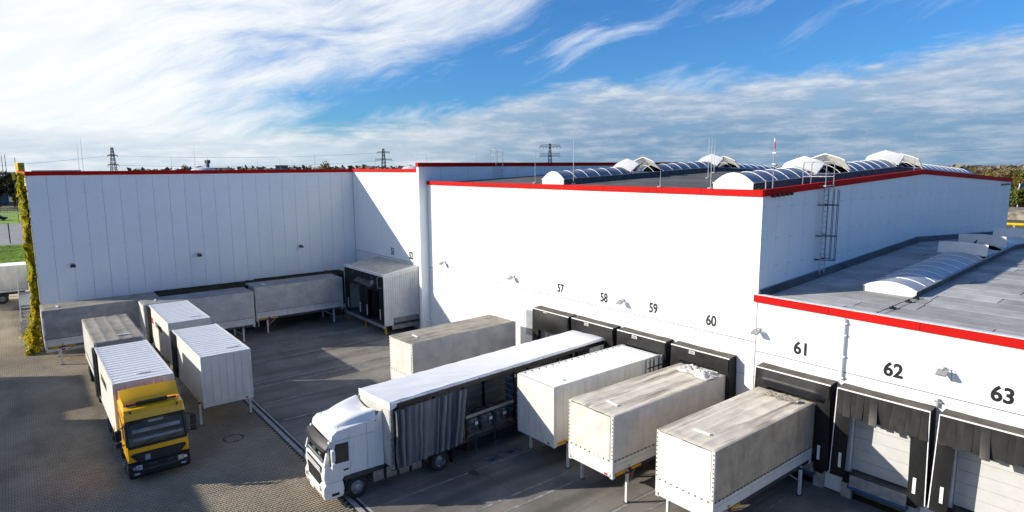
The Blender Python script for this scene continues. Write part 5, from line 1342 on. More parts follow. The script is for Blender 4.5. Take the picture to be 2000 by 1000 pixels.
def yellow_lorry():
    r = thing('yellow_lorry', 'yellow cabbed lorry with black bumper carrying a white ribbed box', 'lorry', (-30.38, 4.08, 0), 0.0)
    h = 1.22; Y = 'yellow'
    prof = [(-.04, 1.02), (.0, 1.30), (-.03, 1.76), (-.15, 1.80), (-.38, 2.72), (-.30, 2.80), (-.42, 3.10), (-.60, 3.24), (-2.20, 3.34), (-2.22, 1.08), (-1.95, 1.06), (-1.85, 1.14), (-.86, 1.14), (-.78, 1.02)]
    MB().prism(prof, 'y', -h + .02, h - .02).build('cab', Y, r, bevel=.09)
    for s in (-1, 1): MB().bar((-.07, s * 1.16, 1.76), (-.33, s * 1.12, 2.80), .13, .15).build('windscreen_pillar', 'black', r, bevel=.02)
    MB().add([(-.05, -1.10, 1.74), (-.05, 1.10, 1.74), (-.315, 1.06, 2.80), (-.315, -1.06, 2.80)], [(0, 1, 2, 3)]).build('windscreen', 'glass', r)
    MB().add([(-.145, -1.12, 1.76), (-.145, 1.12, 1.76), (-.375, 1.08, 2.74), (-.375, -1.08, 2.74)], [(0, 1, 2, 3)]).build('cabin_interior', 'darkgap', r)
    MB().box(-.20, -.10, -.95, 1.0, 1.92, 2.06).box(-.27, -.18, -.95, .95, 2.28, 2.44).build('dash_band', 'dash', r)  # upper grey band stands in for a reflection in the windscreen
    MB().box(-.17, -.14, .0, .16, 1.95, 2.03).build('papers', 'paper', r)
    MB().prism([(-1.16, 2.84), (-1.16, 2.62), (-.55, 2.72), (-.32, 2.80), (.32, 2.80), (.55, 2.72), (1.16, 2.62), (1.16, 2.84)], 'x', -.33, -.262).build('screen_surround', 'black', r)
    MB().box(-.10, -.0, -1.16, 1.16, 1.66, 1.76).build('wiper_tray', 'black', r)
    MB().box(-.27, -.23, -.30, .30, 2.66, 2.75).build('number_board', 'galv', r)
    for s in (-.55, .35): MB().bar((-.04, s, 1.78), (-.13, s + .62, 2.0), .022).build('wiper', 'black', r)
    # grille and bumper
    MB().prism([(-1.02, 1.44), (1.02, 1.44), (1.10, 1.36), (.80, .98), (-.80, .98), (-1.10, 1.36)], 'x', -.05, .022).build('grille', 'black', r, bevel=.012)
    for k in range(4): MB().box(.0, .034, -.86 + k * .01, .86 - k * .01, 1.05 + k * .09, 1.075 + k * .09).build('grille_slat', 'darkgrey', r)
    MB().box(.01, .036, -.56, -.36, 1.06, 1.32).build('emblem_plate', 'dash', r)
    MB().prism([(-.03, 1.0), (.05, .90), (.06, .45), (-.0, .30), (-.10, .26), (-.80, .30), (-.80, 1.0)], 'y', -h - .005, h + .005).build('bumper', 'black', r, bevel=.10)
    MB().box(.03, .075, -.70, .70, .62, .70).box(.03, .07, -.45, -.10, .80, .90).box(.03, .07, .30, .52, .80, .90).build('bumper_trim', 'darkgrey', r)
    for s in (-1, 1):
        MB().grid(lambda a, t, s=s: (.080 - .10 * a * a, s * (.70 + .44 * a), .68 + .23 * t), 6, 3).build('headlight', 'lens', r, smooth=True)
        MB().tube((.06, s * .80, .79), (.092, s * .80, .79), .075, n=12).tube((.03, s * 1.0, .79), (.068, s * 1.0, .79), .075, n=12).build('lamp_ring', 'chrome', r)
        MB().box(.02, .075, s * .82, s * 1.02, .48, .56).build('fog_lamp', 'lens', r)
        y = s * (h - .014)
        d = MB().prism([(-.20, 1.18), (-1.10, 1.18), (-1.10, 2.78), (-.44, 2.78), (-.20, 1.86)], 'y', y, y + s * .014).build('door', Y, r, bevel=.006)
        MB().prism([(-.32, 1.90), (-1.04, 1.90), (-1.04, 2.62), (-.52, 2.66)], 'y', y + s * .012, y + s * .02).build('door_window', 'panewindow', d)
        MB().box(-1.04, -.86, y + s * .012, y + s * .03, 1.5, 1.56).build('handle', 'black', d)
        MB().prism([(-.06, .34), (-.80, .34), (-.84, .62), (-.80, 1.04), (-.06, 1.04)], 'y', y - s * .10, y + s * .012).build('step_panel', 'black', r, bevel=.03)
        MB().box(-.70, -.2, y, y + s * .02, .50, .56).box(-.70, -.2, y, y + s * .02, .78, .84).build('step', 'galv', r)
        MB().path([(-.20, y, 2.70), (-.06, y + s * .26, 2.66), (-.06, y + s * .28, 1.90), (-.16, y, 1.90)], .025).build('mirror_arm', 'black', r)
        MB().box(-.16, -.02, y + s * .14, y + s * .38, 2.14, 2.62).build('mirror', 'black', r, bevel=.04)
        MB().box(-.15, -.02, y + s * .14, y + s * .38, 1.86, 2.09).build('mirror', 'black', r, bevel=.04)
        MB().tube((-.45, s * .92, 3.12), (-.38, s * .92, 3.20), .03, n=8).box(-.48, -.36, s * .92 - .05, s * .92 + .05, 3.20, 3.23).build('roof_horn', 'black', r)
        # cab corner fairings
        MB().add([(-2.18, y - s * .02, 1.1), (-2.50, y - s * .02, 1.12), (-2.50, y - s * .08, 3.60), (-2.18, y - s * .06, 3.34), (-2.18, y - s * .05, 1.1), (-2.5, y - s * .05, 1.12), (-2.5, y - s * .11, 3.6), (-2.18, y - s * .09, 3.34)],
                 [(0, 1, 2, 3), (7, 6, 5, 4), (0, 4, 5, 1), (1, 5, 6, 2), (2, 6, 7, 3), (3, 7, 4, 0)]).build('side_fairing', Y, r)
    # roof spoiler: a curved blade on dark supports
    MB().grid(lambda a, t: (-.95 - .78 * t, (-1 + 2 * a) * (1.10 + .06 * t), 3.46 + .44 * t ** .8 - .05 * (-1 + 2 * a) ** 4), 18, 8).build('roof_spoiler', Y, r, smooth=True)
    b = MB()
    for s in (-1, 1): b.add([(-.95, s * 1.10, 3.41), (-1.73, s * 1.16, 3.85), (-1.95, s * 1.16, 3.80), (-2.1, s * 1.14, 3.32), (-1.05, s * 1.10, 3.28)], [(0, 1, 2, 3, 4)])
    b.build('spoiler_cheek', Y, r)
    MB().grid(lambda a, t: (-1.73 - .25 * t, (-1 + 2 * a) * 1.16, 3.85 - .06 * t), 8, 2).build('spoiler_back', Y, r, smooth=True)
    MB().box(-1.08, -.86, -.62, .62, 3.30, 3.45).box(-1.02, -.9, -1.0, 1.0, 3.30, 3.37).build('spoiler_support', 'black', r)
    MB().path([(-.25, -1.25, 2.45), (-.9, -1.30, 3.15)], .014).build('aerial', 'black', r)
    # chassis, axles
    for s in (-1, 1): MB().box(-10.2, -.7, s * .42 - .05, s * .42 + .05, .80, 1.10).build('chassis_rail', 'darkgrey', r)
    for x in (-2.9, -5.2, -7.5, -9.8): MB().box(x - .08, x + .08, -1.15, 1.15, 1.08, 1.22).build('body_mount', 'darkgrey', r)
    MB().box(-3.9, -2.5, -1.18, -.6, .45, 1.0).build('battery_box', 'black', r, bevel=.04); MB().box(-4.2, -2.5, .6, 1.18, .45, 1.0).build('fuel_tank', 'tank', r, bevel=.06)
    for s in (-1, 1):
        wheel(r, -1.42, s * 1.18, s); arch(r, -1.42, s * .78, s * 1.225, .56, 'black', .52)
        for x in (-5.9, -7.25):
            wheel(r, x, s * 1.20, s, dual=True); wheel(r, x, s * .87, s, dual=True)
        arch(r, -5.9, s * .55, s * 1.22, .56, 'black', .5, 0, 180)
        MB().box(-5.2, -3.0, s * 1.14, s * 1.18, .55, .67).build('side_guard', 'galv', r)
    return r
yellow_lorry()
def drawbar_trailer():
    r = thing('drawbar_trailer', 'dark chassis of the drawbar trailer under the brown roofed body', 'trailer', (-41.9, 4.12, 0), LB)
    for s in (-1, 1): MB().box(-1.2, 7.2, s * .42 - .05, s * .42 + .05, .82, 1.12).build('chassis_rail', 'darkgrey', r)
    for x in (.8, 3.5, 6.6): MB().box(x - .08, x + .08, -1.15, 1.15, 1.10, 1.23).build('body_mount', 'darkgrey', r)
    for x in (1.2, 6.0):
        for s in (-1, 1): wheel(r, x, s * 1.2, s, dual=True); arch(r, x, s * .6, s * 1.22, .56, 'black', .5, 0, 180)
    MB().bar((-1.2, .4, .95), (-2.3, 0, .7), .1).bar((-1.2, -.4, .95), (-2.3, 0, .7), .1).build('drawbar', 'darkgrey', r)
drawbar_trailer()
# ------------------------------------------------------------------ climbing plant on the end of the tall hall
def climber():
    r = thing('climbing_plant', 'yellow and green climbing plant covering the narrow end of the tall hall', 'climber', (-58.6, .5, 0), world_parts=True)
    rng = np.random.default_rng(3); vs = []; fs = []
    N = 15000
    for k in range(N):
        z = 13.5 * rng.random() ** 1.05; d = rng.random() ** 1.6 * 5.5
        u = UL - .10 - d
        bulge = .22 + .28 * (nz(u * .6, z * .7, 2) + .5) + .30 * max(0, 1 - z / 4.5) + .9 * max(0, 1 - z / 3.0) * (.4 + nz(u * 1.5, z * 1.5, 4)) + .40 * max(0, nz(u * 1.7, z * 1.9, 8))
        v = .95 - bulge * rng.random() ** .35
        s = rng.uniform(.06, .14); n = Vector((rng.normal(0, .6), -1 + rng.normal(0, .5), rng.normal(.3, .5))).normalized()
        t = n.cross(Vector((rng.normal(), rng.normal(), rng.normal()))).normalized(); w = n.cross(t)
        c = Vector((u, v, z)); i = len(vs)
        vs += [tuple(c - t * s), tuple(c + w * s * .6), tuple(c + t * s), tuple(c - w * s * .6)]; fs.append((i, i + 1, i + 2, i + 3))
    o = MB().add(vs, fs).build('leaves', 'ivy', r); o['kind'] = 'stuff'
    b = MB()
    for k in range(14):
        u = UL - .3 - k * .4; p = [(u + .15 * nz(k, z * .5), .88, z * 1.0) for z in np.linspace(0, 12.5, 14)]; b.path(p, .018, 5)
    b.build('stem', 'trunk', r)
    MB().box(UL - 6.2, UL - .02, .05, .10, 0, .10).box(UL - 6.2, UL - 6.1, .05, .95, 0, .10).build('bed_edging', 'concrete', r)
    MB().box(UL - 6.1, UL - .02, .10, .95, .0, .05).build('soil', 'earth', r)
climber()
def metal_stair():
    r = thing('metal_stair', 'galvanised steel stair with railings beside the climbing plant', 'stair', (-66, .3, 0), world_parts=True)
    n = 8
    for k in range(n):
        u = -65.4 - k * .85; z = .16 + k * .155; MB().box(u - .80, u, -.30, .90, z - .03, z).build('tread', 'stairsteel', r)
    for v in (-.33, .92): MB().bar((-65.2, v, .10), (-72.4, v, 1.38), .05, .18).build('stringer', 'stairsteel', r)
    MB().box(-80.5, -72.2, -.35, .93, 1.28, 1.34).build('landing', 'stairsteel', r)
    b = MB().path([(-65.3, -.34, 1.15), (-72.3, -.34, 2.40), (-80.4, -.34, 2.40)], .026).path([(-65.3, -.34, .65), (-72.3, -.34, 1.88), (-80.4, -.34, 1.88)], .018)
    for u, z in ((-65.3, .05), (-68.8, .7), (-72.3, 1.3), (-75.0, 1.3), (-77.7, 1.3), (-80.4, 1.3)): b.tube((u, -.34, z), (u, -.34, z + 1.1), .025, n=8)
    b.build('railing', 'stairsteel', r)
    for u in (-73, -76.5, -80): MB().box(u - .05, u + .05, -.3, -.2, 0, 1.28).build('support_post', 'stairsteel', r)
metal_stair()
swap_body('white trailer body cut off by the left picture edge, docked behind the climbing plant', (-83.6, -7.4, 0), R(90), L=7.9, zt=3.92, zb=1.2, side='tarp', roof='trailerroof', seed=21, strip=False, legs=None, group='trailers at the far end', drop=.1, name='parked_trailer', cat='trailer')
def end_chassis():
    r = thing('trailer_chassis', 'dark wheeled chassis under the white trailer body at the left edge', 'trailer', (-83.6, -4, 0), R(90))
    for s in (-1, 1): MB().box(-4, 4.2, s * .45 - .06, s * .45 + .06, .8, 1.12).build('chassis_rail', 'darkgrey', r)
    for x in (1.0, 2.3):
        for s in (-1, 1): wheel(r, x, s * 1.2, s, dual=True)
    MB().box(-3.5, 4.0, -1.2, -1.17, .62, .68).build('side_guard', 'galv', r)
    MB().box(-2.0, .2, -1.1, -.5, .4, .9).build('underside_box', 'black', r)
end_chassis()

# ------------------------------------------------------------------ the land to the left
structure(MB().box(-270, -100.02, -60, 30, -.13, -.02).build('lawn', 'grass'))
structure(MB().box(-168, -148, -60, 1.5, -.02, -.012).build('path', 'path'))
structure(MB().prism([(-206, -3.6), (-168.02, -4.6), (-168.02, 12), (-206, 12)], 'z', -.019, -.012).build('parking_bay', 'path'))
structure(MB().box(-283, -273, -120, 60, -.12, -.03).build('road', 'asphalt'))
structure(MB().box(-252, -250.4, -120, 60, -.019, -.008).build('footpath', 'path'))
rng0 = np.random.default_rng(8)
def grass_blades():
    vs = []; fs = []
    for k in range(16000):
        u = -100.5 - 46 * rng0.random(); v = -8 + 10 * rng0.random(); h = rng0.uniform(.05, .14); a = rng0.uniform(0, 6.28); i = len(vs)
        vs += [(u, v, -.02), (u + .05 * math.cos(a), v + .05 * math.sin(a), -.02), (u + rng0.normal(0, .04), v + rng0.normal(0, .04), h)]; fs.append((i, i + 1, i + 2))
    o = MB().add(vs, fs).build('grass', 'grass'); o['kind'] = 'stuff'
grass_blades()
def mesh_fence():
    r = thing('wire_fence', 'dark low wire fence between the lawn and the far road', 'fence', (-262, -3, 0), world_parts=True)
    for k in range(14):
        v = -12 + k * 1.75; MB().tube((-262, v, -.02), (-262, v, 1.5), .05, n=6).build('fence_post', 'wire', r)
    b = MB()
    for z in (.1, .5, .9, 1.3): b.tube((-262, -12, z), (-262, 11, z), .02, n=4)
    b.build('fence_wire', 'wire', r)
mesh_fence()
tag(MB().tube((-150.8, -1.0, 0), (-150.8, -1.0, 3.6), .09, n=8).ring((-150.8, -1, 3.6), (0, 0, 1), [(.1, 0), (.14, .1), (0, .2)], 8).build('lamp_bollard', 'wire'), 'dark thin post at the edge of the grey path on the lawn', 'post')
def parked_car(label, loc, rotz, m, group='cars parked at the far lawn'):
    r = thing('parked_car', label, 'car', loc, rotz, group)
    MB().prism([(-2.1, .35), (2.1, .35), (2.15, .75), (1.2, .92), (.55, 1.40), (-1.1, 1.42), (-1.9, .95), (-2.12, .8)], 'y', -.85, .85).build('body', m, r, bevel=.08)
    for s in (-1, 1):
        MB().prism([(1.0, .95), (.5, 1.33), (-1.05, 1.34), (-1.6, .97)], 'y', s * .855, s * .862).build('window', 'panewindow', r)
        for x in (-1.3, 1.3): wheel(r, x, s * .86, s, r=.31, w=.2)
parked_car('dark parked car on the lawn edge at the far left', (-222, -3.6, 0), R(80), 'darkbox')

def canopy_mesh(name, m, w, h, n, seed, leaf=.45, base=.28, lobes=7):
    rng = np.random.default_rng(seed); vs = []; fs = []
    C = []
    for k in range(lobes):
        a = rng.uniform(0, 6.28); rr = rng.uniform(.0, .30) * w; C.append((rr * math.cos(a), rr * math.sin(a), h * rng.uniform(base + .12, .86), w * rng.uniform(.20, .34), h * rng.uniform(.10, .19)))
    C.append((0, 0, h * .60, w * .30, h * .30))
    for k in range(n):
        c = C[rng.integers(len(C))]; d = rng.normal(size=3); d /= np.linalg.norm(d); q = rng.uniform(.55, 1.05)
        p = np.array([c[0] + d[0] * c[3] * q, c[1] + d[1] * c[3] * q, c[2] + d[2] * c[4] * q])
        if p[2] < h * base * .8: continue
        s = leaf * rng.uniform(.5, 1.1); nn = Vector(tuple(d * .7 + rng.normal(size=3) * .6 + np.array([0, 0, .3]))).normalized()
        t = nn.cross(Vector(tuple(rng.normal(size=3)))).normalized(); b = nn.cross(t); P = Vector(tuple(p)); i = len(vs)
        vs += [tuple(P - t * s), tuple(P - t * .2 * s + b * s * .6), tuple(P + t * s), tuple(P + t * .1 * s - b * s * .6)]; fs.append((i, i + 1, i + 2, i + 3))
    return MB().add(vs, fs).mesh(name, m)
def trunk_mesh(h, w, seed):
    rng = random.Random(seed); b = MB(); b.tube((0, 0, -.3), (0, 0, h * .45), .018 * h + .06, .012 * h + .03, 7, False)
    for k in range(6):
        a = rng.uniform(0, 6.28); z = h * rng.uniform(.2, .5); e = (w * .3 * math.cos(a), w * .3 * math.sin(a), z + h * rng.uniform(.2, .35))
        b.tube((0, 0, z), e, .007 * h + .02, .02, 5, False)
    b.tube((0, 0, h * .45), (rng.uniform(-.3, .3), rng.uniform(-.3, .3), h * .85), .012 * h + .03, .03, 6, False)
    return b.mesh('trunk', 'trunk')
KINDS = []
for i, (m, w, h, n, words) in enumerate((('leaf_olive', 7.5, 11.0, 950, 'olive green broad tree'), ('leaf_green', 7.0, 10.0, 950, 'dark green bushy tree'), ('leaf_brown', 6.0, 11.5, 620, 'brown thinly leaved tree'),
                                  ('leaf_gold', 6.0, 10.0, 800, 'yellow leaved autumn tree'), ('leaf_grey', 6.0, 11.0, 520, 'grey brown half bare tree'), ('leaf_orange', 5.0, 9.0, 800, 'orange leaved autumn tree'), ('leaf_backlit', 8.0, 11.5, 1100, 'dense tree in painted backlit shade'))):
    KINDS.append((canopy_mesh('crown', m, w, h, n, 40 + i), trunk_mesh(h, w, i), words))
def tree(u, v, kind, s, label, group, z=-.1, sz=None):
    cm, tm, _ = KINDS[kind]
    r = thing('tree', label, 'tree', (u, v, z), random.uniform(0, 6.28), group); r.scale = (s, s, sz or s)
    obj('crown', cm, r); obj('trunk', tm, r)
    return r
rt = random.Random(77)
def polar(px, d):                                              # ground point at bearing of a photo column, d metres out
    f = (px - 1000) / F_PX; dr = (_fh + _rt * f).normalized(); return dr.x * d, dr.y * d
LWS = (' at the front edge of the wood by the earth mound', ' in the second row of the wood', ' in the middle of the mixed wood', ' towards the back of the mixed wood', ' along the skyline of the mixed wood')
cnt = 0
for ring, (d0, n, x0, x1) in enumerate(((238, 34, 1890, 2090), (262, 40, 1800, 2100), (300, 46, 1740, 2110), (350, 46, 1700, 2110), (410, 40, 1690, 2100))):
    for k in range(n):
        x = x0 + (x1 - x0) * (k + rt.random()) / n; u, v = polar(x, d0 + rt.uniform(-16, 16))
        kd = rt.choices((0, 1, 2, 3, 4, 5), (5, 4, 4, 2.2, 4, .5) if ring > 1 else (6, 6, 2, 1.6, 1.5, .25))[0]
        s = rt.uniform(.62, .95) if ring < 2 else rt.uniform(.80, 1.12)
        if ring == 0: s *= .80
        tree(u, v, kd, s, KINDS[kd][2] + LWS[ring], 'trees of the wood beyond the halls')
# bushes and trees that show over the roof between the skylights
for k in range(26):
    x = 1385 + 145 * (k + rt.random()) / 26; u, v = polar(x, rt.uniform(150, 190)); kd = rt.choices((0, 1, 3, 2), (4, 6, 1, 2))[0]
    tree(u, v, kd, rt.uniform(1.0, 1.18) if x > 1425 else rt.uniform(.98, 1.06), KINDS[kd][2] + ' seen over the upper roof between the skylights', 'trees seen over the upper roof')
for k in range(14):
    x = 1570 + 130 * (k + rt.random()) / 14; u, v = polar(x, rt.uniform(200, 240)); kd = rt.choices((0, 1, 2), (4, 4, 2))[0]
    tree(u, v, kd, rt.uniform(.95, 1.15), KINDS[kd][2] + ' seen past the right hand roof flaps', 'trees seen over the upper roof')
tree(*polar(1893, 300), 5, .9, 'bright orange tree standing out in the wood beyond the gable', 'trees of the wood beyond the halls')
# dark trees at the left edge
for k, (u, v, s) in enumerate(((-300, -9.0, 1.05), (-304, -3.5, 1.12), (-298, .6, 1.0), (-309, 4.5, 1.1), (-316, -6.0, 1.15), (-312, 9, 1.1), (-322, 1.0, 1.2), (-296, 5.5, .95))):
    tree(u, v, 6, s, 'dense tree in painted backlit shade behind the far road at the left edge', 'dark trees at the left edge')
tree(-291, -4.2, 3, .55, 'small yellow leaved tree in front of the dark trees at the left edge', None); tree(-293, 1.2, 0, .5, 'small olive tree by the far road close to the climbing plant', None)
# tree belt on the skyline, individual trees
TB = ' on the skyline over the tall hall'
for x, d, kd, s in ((638, 420, 2, 1.30), (655, 430, 4, 1.05), (672, 440, 4, 1.1), (699, 460, 4, 1.0), (718, 430, 2, .85), (785, 430, 4, 1.05), (795, 440, 4, 1.0), (806, 430, 4, .95), (775, 450, 4, .9), (370, 700, 2, 1.3), (400, 700, 0, 1.25), (318, 620, 0, 1.0)):
    u, v = polar(x, d); tree(u, v, kd, s * 1.22, KINDS[kd][2] + TB, 'trees on the skyline')
# distant woods, one mass
def far_wood():
    rng = np.random.default_rng(5); V = []; F = []
    def clump(u, v, w, h, n):
        i0 = len(V)
        for k in range(n):
            p = np.array([u + rng.normal(0, w * .3), v + rng.normal(0, w * .3), -.5 + h * rng.random() ** .8]); s = rng.uniform(.7, 1.6) * w * .16
            t = rng.normal(size=3); t /= np.linalg.norm(t); b = np.cross(t, rng.normal(size=3)); b /= np.linalg.norm(b); i = len(V)
            V.extend([tuple(p - t * s), tuple(p + b * s * .7), tuple(p + t * s), tuple(p - b * s * .7)]); F.append((i, i + 1, i + 2, i + 3))
    for k in range(520):
        x = rng.uniform(-60, 1420); d = rng.uniform(520, 1100); u, v = polar(x, d)
        prof = 12.6 if 480 < x < 830 else 11.2 if 260 < x else 8.0
        clump(u, v, rng.uniform(10, 20), prof * rng.uniform(.7, 1.25) * (1 + (d - 520) / 6000), 26)
    for k in range(260):
        x = rng.uniform(1400, 2130); d = rng.uniform(460, 760); u, v = polar(x, d); clump(u, v, rng.uniform(9, 15), rng.uniform(9.5, 12.5), 34)
    o = MB().add(V, F).build('far_wood', mat('far_wood_leaves', (.15, .14, .09), .9, var=.35, scale=.05, hue=(.26, .225, .14), dirt=.5, dcol=(.05, .06, .02), dscale=.03, world_co=True)); o['kind'] = 'stuff'
far_wood()

# ------------------------------------------------------------------ things on the left skyline
def sign_tower():
    r = thing('sign_tower', 'tall yellow sign box with dark emblem on a grey post above the climbing plant', 'sign', (-330, 3.8, 0), R(22))
    MB().box(-1.1, 1.1, -.8, .8, 0, 11.9).build('mast', 'concrete', r)
    MB().box(-1.3, 1.3, -1.14, 1.14, 11.9, 16.6).build('sign_box', 'signyellow', r, bevel=.04)
    e = MB()
    pts = [(1.33, -.66, 15.4), (1.33, -.26, 14.95), (1.33, .26, 14.95), (1.33, .66, 15.4)]
    for p, q in zip(pts, pts[1:]): e.bar(p, q, .06, .22)
    e.bar((1.33, -.66, 15.8), (1.33, .66, 15.8), .06, .11); e.build('emblem', 'black', r)
sign_tower()
for k, (u, v, h, lb) in enumerate(((-400, -2.1, 20.7, 'leftmost thin grey mast on the skyline'), (-400, -.8, 21.2, 'second thin grey mast from the left, taller'), (-400, 3.0, 19.9, 'third thin grey mast, left of the yellow sign'), (-400, 5.0, 16.2, 'thicker dark mast just left of the yellow sign'))):
    b = MB().tube((u, v, 0), (u, v, h),   .24 if k < 3 else .45, .12 if k < 3 else .36, 8)
    if k == 3: b.box(u - .3, u + .3, v - .3, v + .3, h - .2, h)
    tag(b.build('thin_mast', 'towerdark'), lb, 'mast', 'masts at the left edge')
def far_shed():
    r = thing('far_building', 'low blue grey clad building behind the dark trees at the left edge', 'building', (-340, -12, 0))
    MB().box(-12, 12, -16, 11, 0, 11.2).build('wall', 'farblue', r); MB().box(-12.3, 12.3, -16.3, 11.3, 11.2, 11.5).build('roof', 'farwhite', r)
    for k in range(3): MB().box(12.0, 12.06, -2 + k * 3.2, -.4 + k * 3.2, 8.2, 9.8).build('window', 'panewindow', r)
    MB().box(-4, 2, 2, 5, 11.5, 13.0).build('plant_room', 'farblue', r)
far_shed()
for k, (u, v, z, lb) in enumerate(((-205, .9, 11.6, 'small yellow flag board between the masts and the yellow sign'), (-205, 4.4, 11.4, 'small pale yellow board under the yellow sign box'))):
    b = MB().tube((u, v, 0), (u, v, z), .06, n=6); o = b.build('flag_post', 'wire'); tag(o, lb, 'flag', 'small boards under the sign tower')
    MB().box(u + .05, u + .12, v - .35, v + .35, z - .4, z + 1.2).build('board', 'signyellow', o)

def lattice(name, label, loc, h, w, face, arms, m='bronze'):
    """a lattice pylon; face = direction of the arms in plan"""
    r = thing(name, label, 'pylon', loc, face, 'power pylons on the skyline')
    b = MB(); n = 9; t = .36
    def half(z): return w * (1 - .80 * z / h) / 2 + .12
    for sx in (-1, 1):
        for sy in (-1, 1): b.bar((sx * half(0), sy * half(0), 0), (sx * half(h), sy * half(h), h), t)
    zs = [h * (1 - (1 - k / n) ** 1.25) for k in range(n + 1)]
    for a, c in zip(zs, zs[1:]):
        for sx, sy, tx, ty in ((-1, -1, 1, -1), (1, -1, 1, 1), (1, 1, -1, 1), (-1, 1, -1, -1)):
            b.bar((sx * half(a), sy * half(a), a), (tx * half(c), ty * half(c), c), t * .6); b.bar((tx * half(a), ty * half(a), a), (sx * half(c), sy * half(c), c), t * .6)
    b.build('lattice_tower', m, r)
    for z, L, hang, up in arms:
        a = MB()
        for s in (-1, 1):
            a.bar((0, 0, z), (s * L, 0, z), .34); a.bar((0, 0, z + up), (s * L, 0, z + (up * .75 if up < 1.9 else up)), .28)
            for q in range(4): x = s * L * q / 4; a.bar((x, 0, z), (x + s * L / 8, 0, z + up * .8), .18); a.bar((x + s * L / 8, 0, z + up * .8), (x + s * L / 4, 0, z), .18)
            for q in range(hang):
                x = s * L * (q + 1) / hang; a.bar((x, 0, z), (x, 0, z - 1.3), .30)
        a.build('cross_arm', m, r)
    return r
P1 = Vector((-596.5, 66.4, 0)); P2 = Vector((-534.2, 274.3, 0)); P3 = Vector((-370.8, 335.4, 0))
face1 = math.atan2(-_fh.x, _fh.y)
lattice('power_pylon', 'lattice pylon seen edge on at the left of the skyline', P1, 31, 5.0, R(105), [(24.5, 3.6, 1, .8), (17.0, 4.0, 1, .8)])
lattice('power_pylon', 'lattice pylon with two short arms over the lit corner wall', P2, 31, 5.0, R(45), [(27.2, 6.0, 1, 1.2), (20.5, 8.0, 1, 1.2)])
lattice('power_pylon', 'lattice pylon with two wide arms above the fire wall', P3, 31.5, 4.0, math.atan2(_rt.y, _rt.x) + R(6), [(28.9, 8.2, 3, 1.8), (21.7, 8.0, 1, 1.9)])
def wires():
    def sag(a, c, d, n=16):
        return [tuple(Vector(a).lerp(Vector(c), k / n) - Vector((0, 0, d * 4 * (k / n) * (1 - k / n)))) for k in range(n + 1)]
    far = Vector((-690, -190, 0))
    for z in (24.5, 17.0):
        tag(MB().path(sag(P1 + Vector((0, 0, z)), P2 + Vector((0, 0, z + 3)), 3.0), .075, 4).build('power_line', 'wire'), ('upper' if z > 20 else 'lower') + ' power line sagging between the two pylons over the shaded wall', 'power line', 'power lines')
    tag(MB().path(sag(P1 + Vector((0, 0, 24.5)), far + Vector((0, 0, 8)), 4.0), .075, 4).build('power_line', 'wire'), 'power line running down from the left pylon to the left', 'power line', 'power lines')
    tag(MB().path(sag(P3 + Vector((0, 0, 22)), Vector(polar(1990, 520) + (24,)), 4.0), .05, 4).build('power_line', 'wire'), 'faint power line across the sky over the skylights', 'power line', 'power lines')
wires()
def control_tower():
    r = thing('control_tower', 'small dark control tower on the skyline over the shaded wall', 'tower', (-877, 200.8, 0), R(30))
    MB().box(-1.2, 1.2, -1.2, 1.2, 0, 20).build('shaft', 'towerdark', r); MB().box(-3.2, 1.4, -2.2, 2.2, 17.4, 18.6).build('gallery', 'towerdark', r)
    MB().box(-2.4, 2.4, -2.4, 2.4, 20, 24.6).build('cabin', 'towerdark', r); MB().box(-2.45, 2.45, -2.45, 2.45, 21.4, 22.6).build('window_band', 'panewindow', r); MB().tube((0, 0, 24.6), (0, 0, 27), .2, n=6).build('aerial', 'towerdark', r)
    MB().box(-5, 6, -4, 4, 0, 14.2).build('base_building', 'farblue', r)
control_tower()
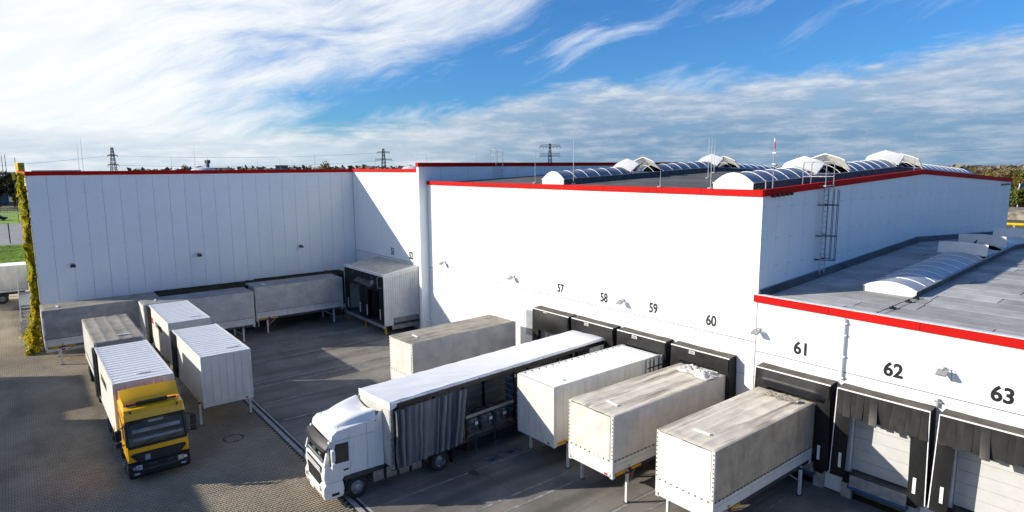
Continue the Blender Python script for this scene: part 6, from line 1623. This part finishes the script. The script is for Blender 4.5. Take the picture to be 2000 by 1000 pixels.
for x, d, w, h, m, lb in ((425, 850, 30, 15.0, 'farwhite', 'long pale far building right of the control tower'), (345, 800, 30, 12.6, 'farblue', 'low blue grey far building left of the control tower'), (556, 620, 8, 16.6, 'towerdark', 'dark flat topped far tower block above the shaded wall'), (530, 700, 12, 13.8, 'farwhite', 'pale far house in the skyline trees'), (120, 900, 50, 13.2, 'farwhite', 'long flat pale far building near the left pylon')):
    u, v = polar(x, d); r = thing('far_building', lb, 'building', (u, v, -.3), math.atan2(_rt.y, _rt.x), 'far buildings on the skyline')
    MB().box(-w / 2, w / 2, -5, 5, 0, h - .5).build('wall', m, r); MB().box(-w / 2 - .3, w / 2 + .3, -5.3, 5.3, h - .5, h).build('roof', 'darkgrey', r)
    for k in range(max(2, int(w / 6))): MB().box(-w / 2 + 1 + k * 6, -w / 2 + 3 + k * 6, -5.06, -5.0, h - 2.4, h - 1.0).build('window', 'panewindow', r)

# ------------------------------------------------------------------ right edge, beyond the halls
def mound():
    b = MB(); u0, v0 = -44.0, 200.0
    b.grid(lambda a, t: (-100 + 96 * a, v0 - 7 + 16 * t + 2 * nz(a * 6, t), -.2 + (2.6 + 1.4 * nz(a * 9, t * 2, 3)) * max(0, math.sin(math.pi * t)) ** .8 + .35 * nz(a * 40, t * 9, 5)), 90, 14)
    structure(b.build('earth_mound', 'earth', smooth=True))
mound()
def barrier():
    r = thing('pipe_barrier', 'bright yellow pipe barrier at the right edge behind the side wall', 'barrier', (-36, 164, 0), R(8))
    MB().tube((-9, 0, 1.05), (30, 0, 1.05), .30, n=10).build('pipe', 'signyellow', r, smooth=True)
    for x in (-8.5, 0, 9, 18, 27): MB().box(x - .15, x + .15, -.12, .12, 0, .8).build('support', 'concrete', r)
barrier()
def signbox():
    u, v = -50.0, 233.0
    r = thing('back_of_sign', 'dark blue sign board on white props among the trees at the right edge', 'sign', (u, v, 0), math.atan2(_rt.y, _rt.x))
    MB().box(-1.0, 1.3, -.1, .1, 5.0, 7.8).build('board', 'blue', r)
    for x in (-1.05,): MB().box(x - .12, x + .12, -.12, .12, 0, 7.8).bar((x - 1.2, -.6, 4.4), (x, 0, 7.0), .14).bar((x - 1.2, -.6, 4.4), (x - 1.2, -.6, 6.0), .14).bar((x - 1.2, -.6, 6.0), (x, 0, 7.0), .14).build('prop', 'whitetrim', r)
    MB().box(1.0, 1.2, -.1, .1, 0, 5).build('post', 'wire', r)
signbox()
structure(MB().prism([(-70, 66), (40, 66), (40, 160), (-70, 160)], 'z', -.13, -.05).build('rear_yard', 'path'))
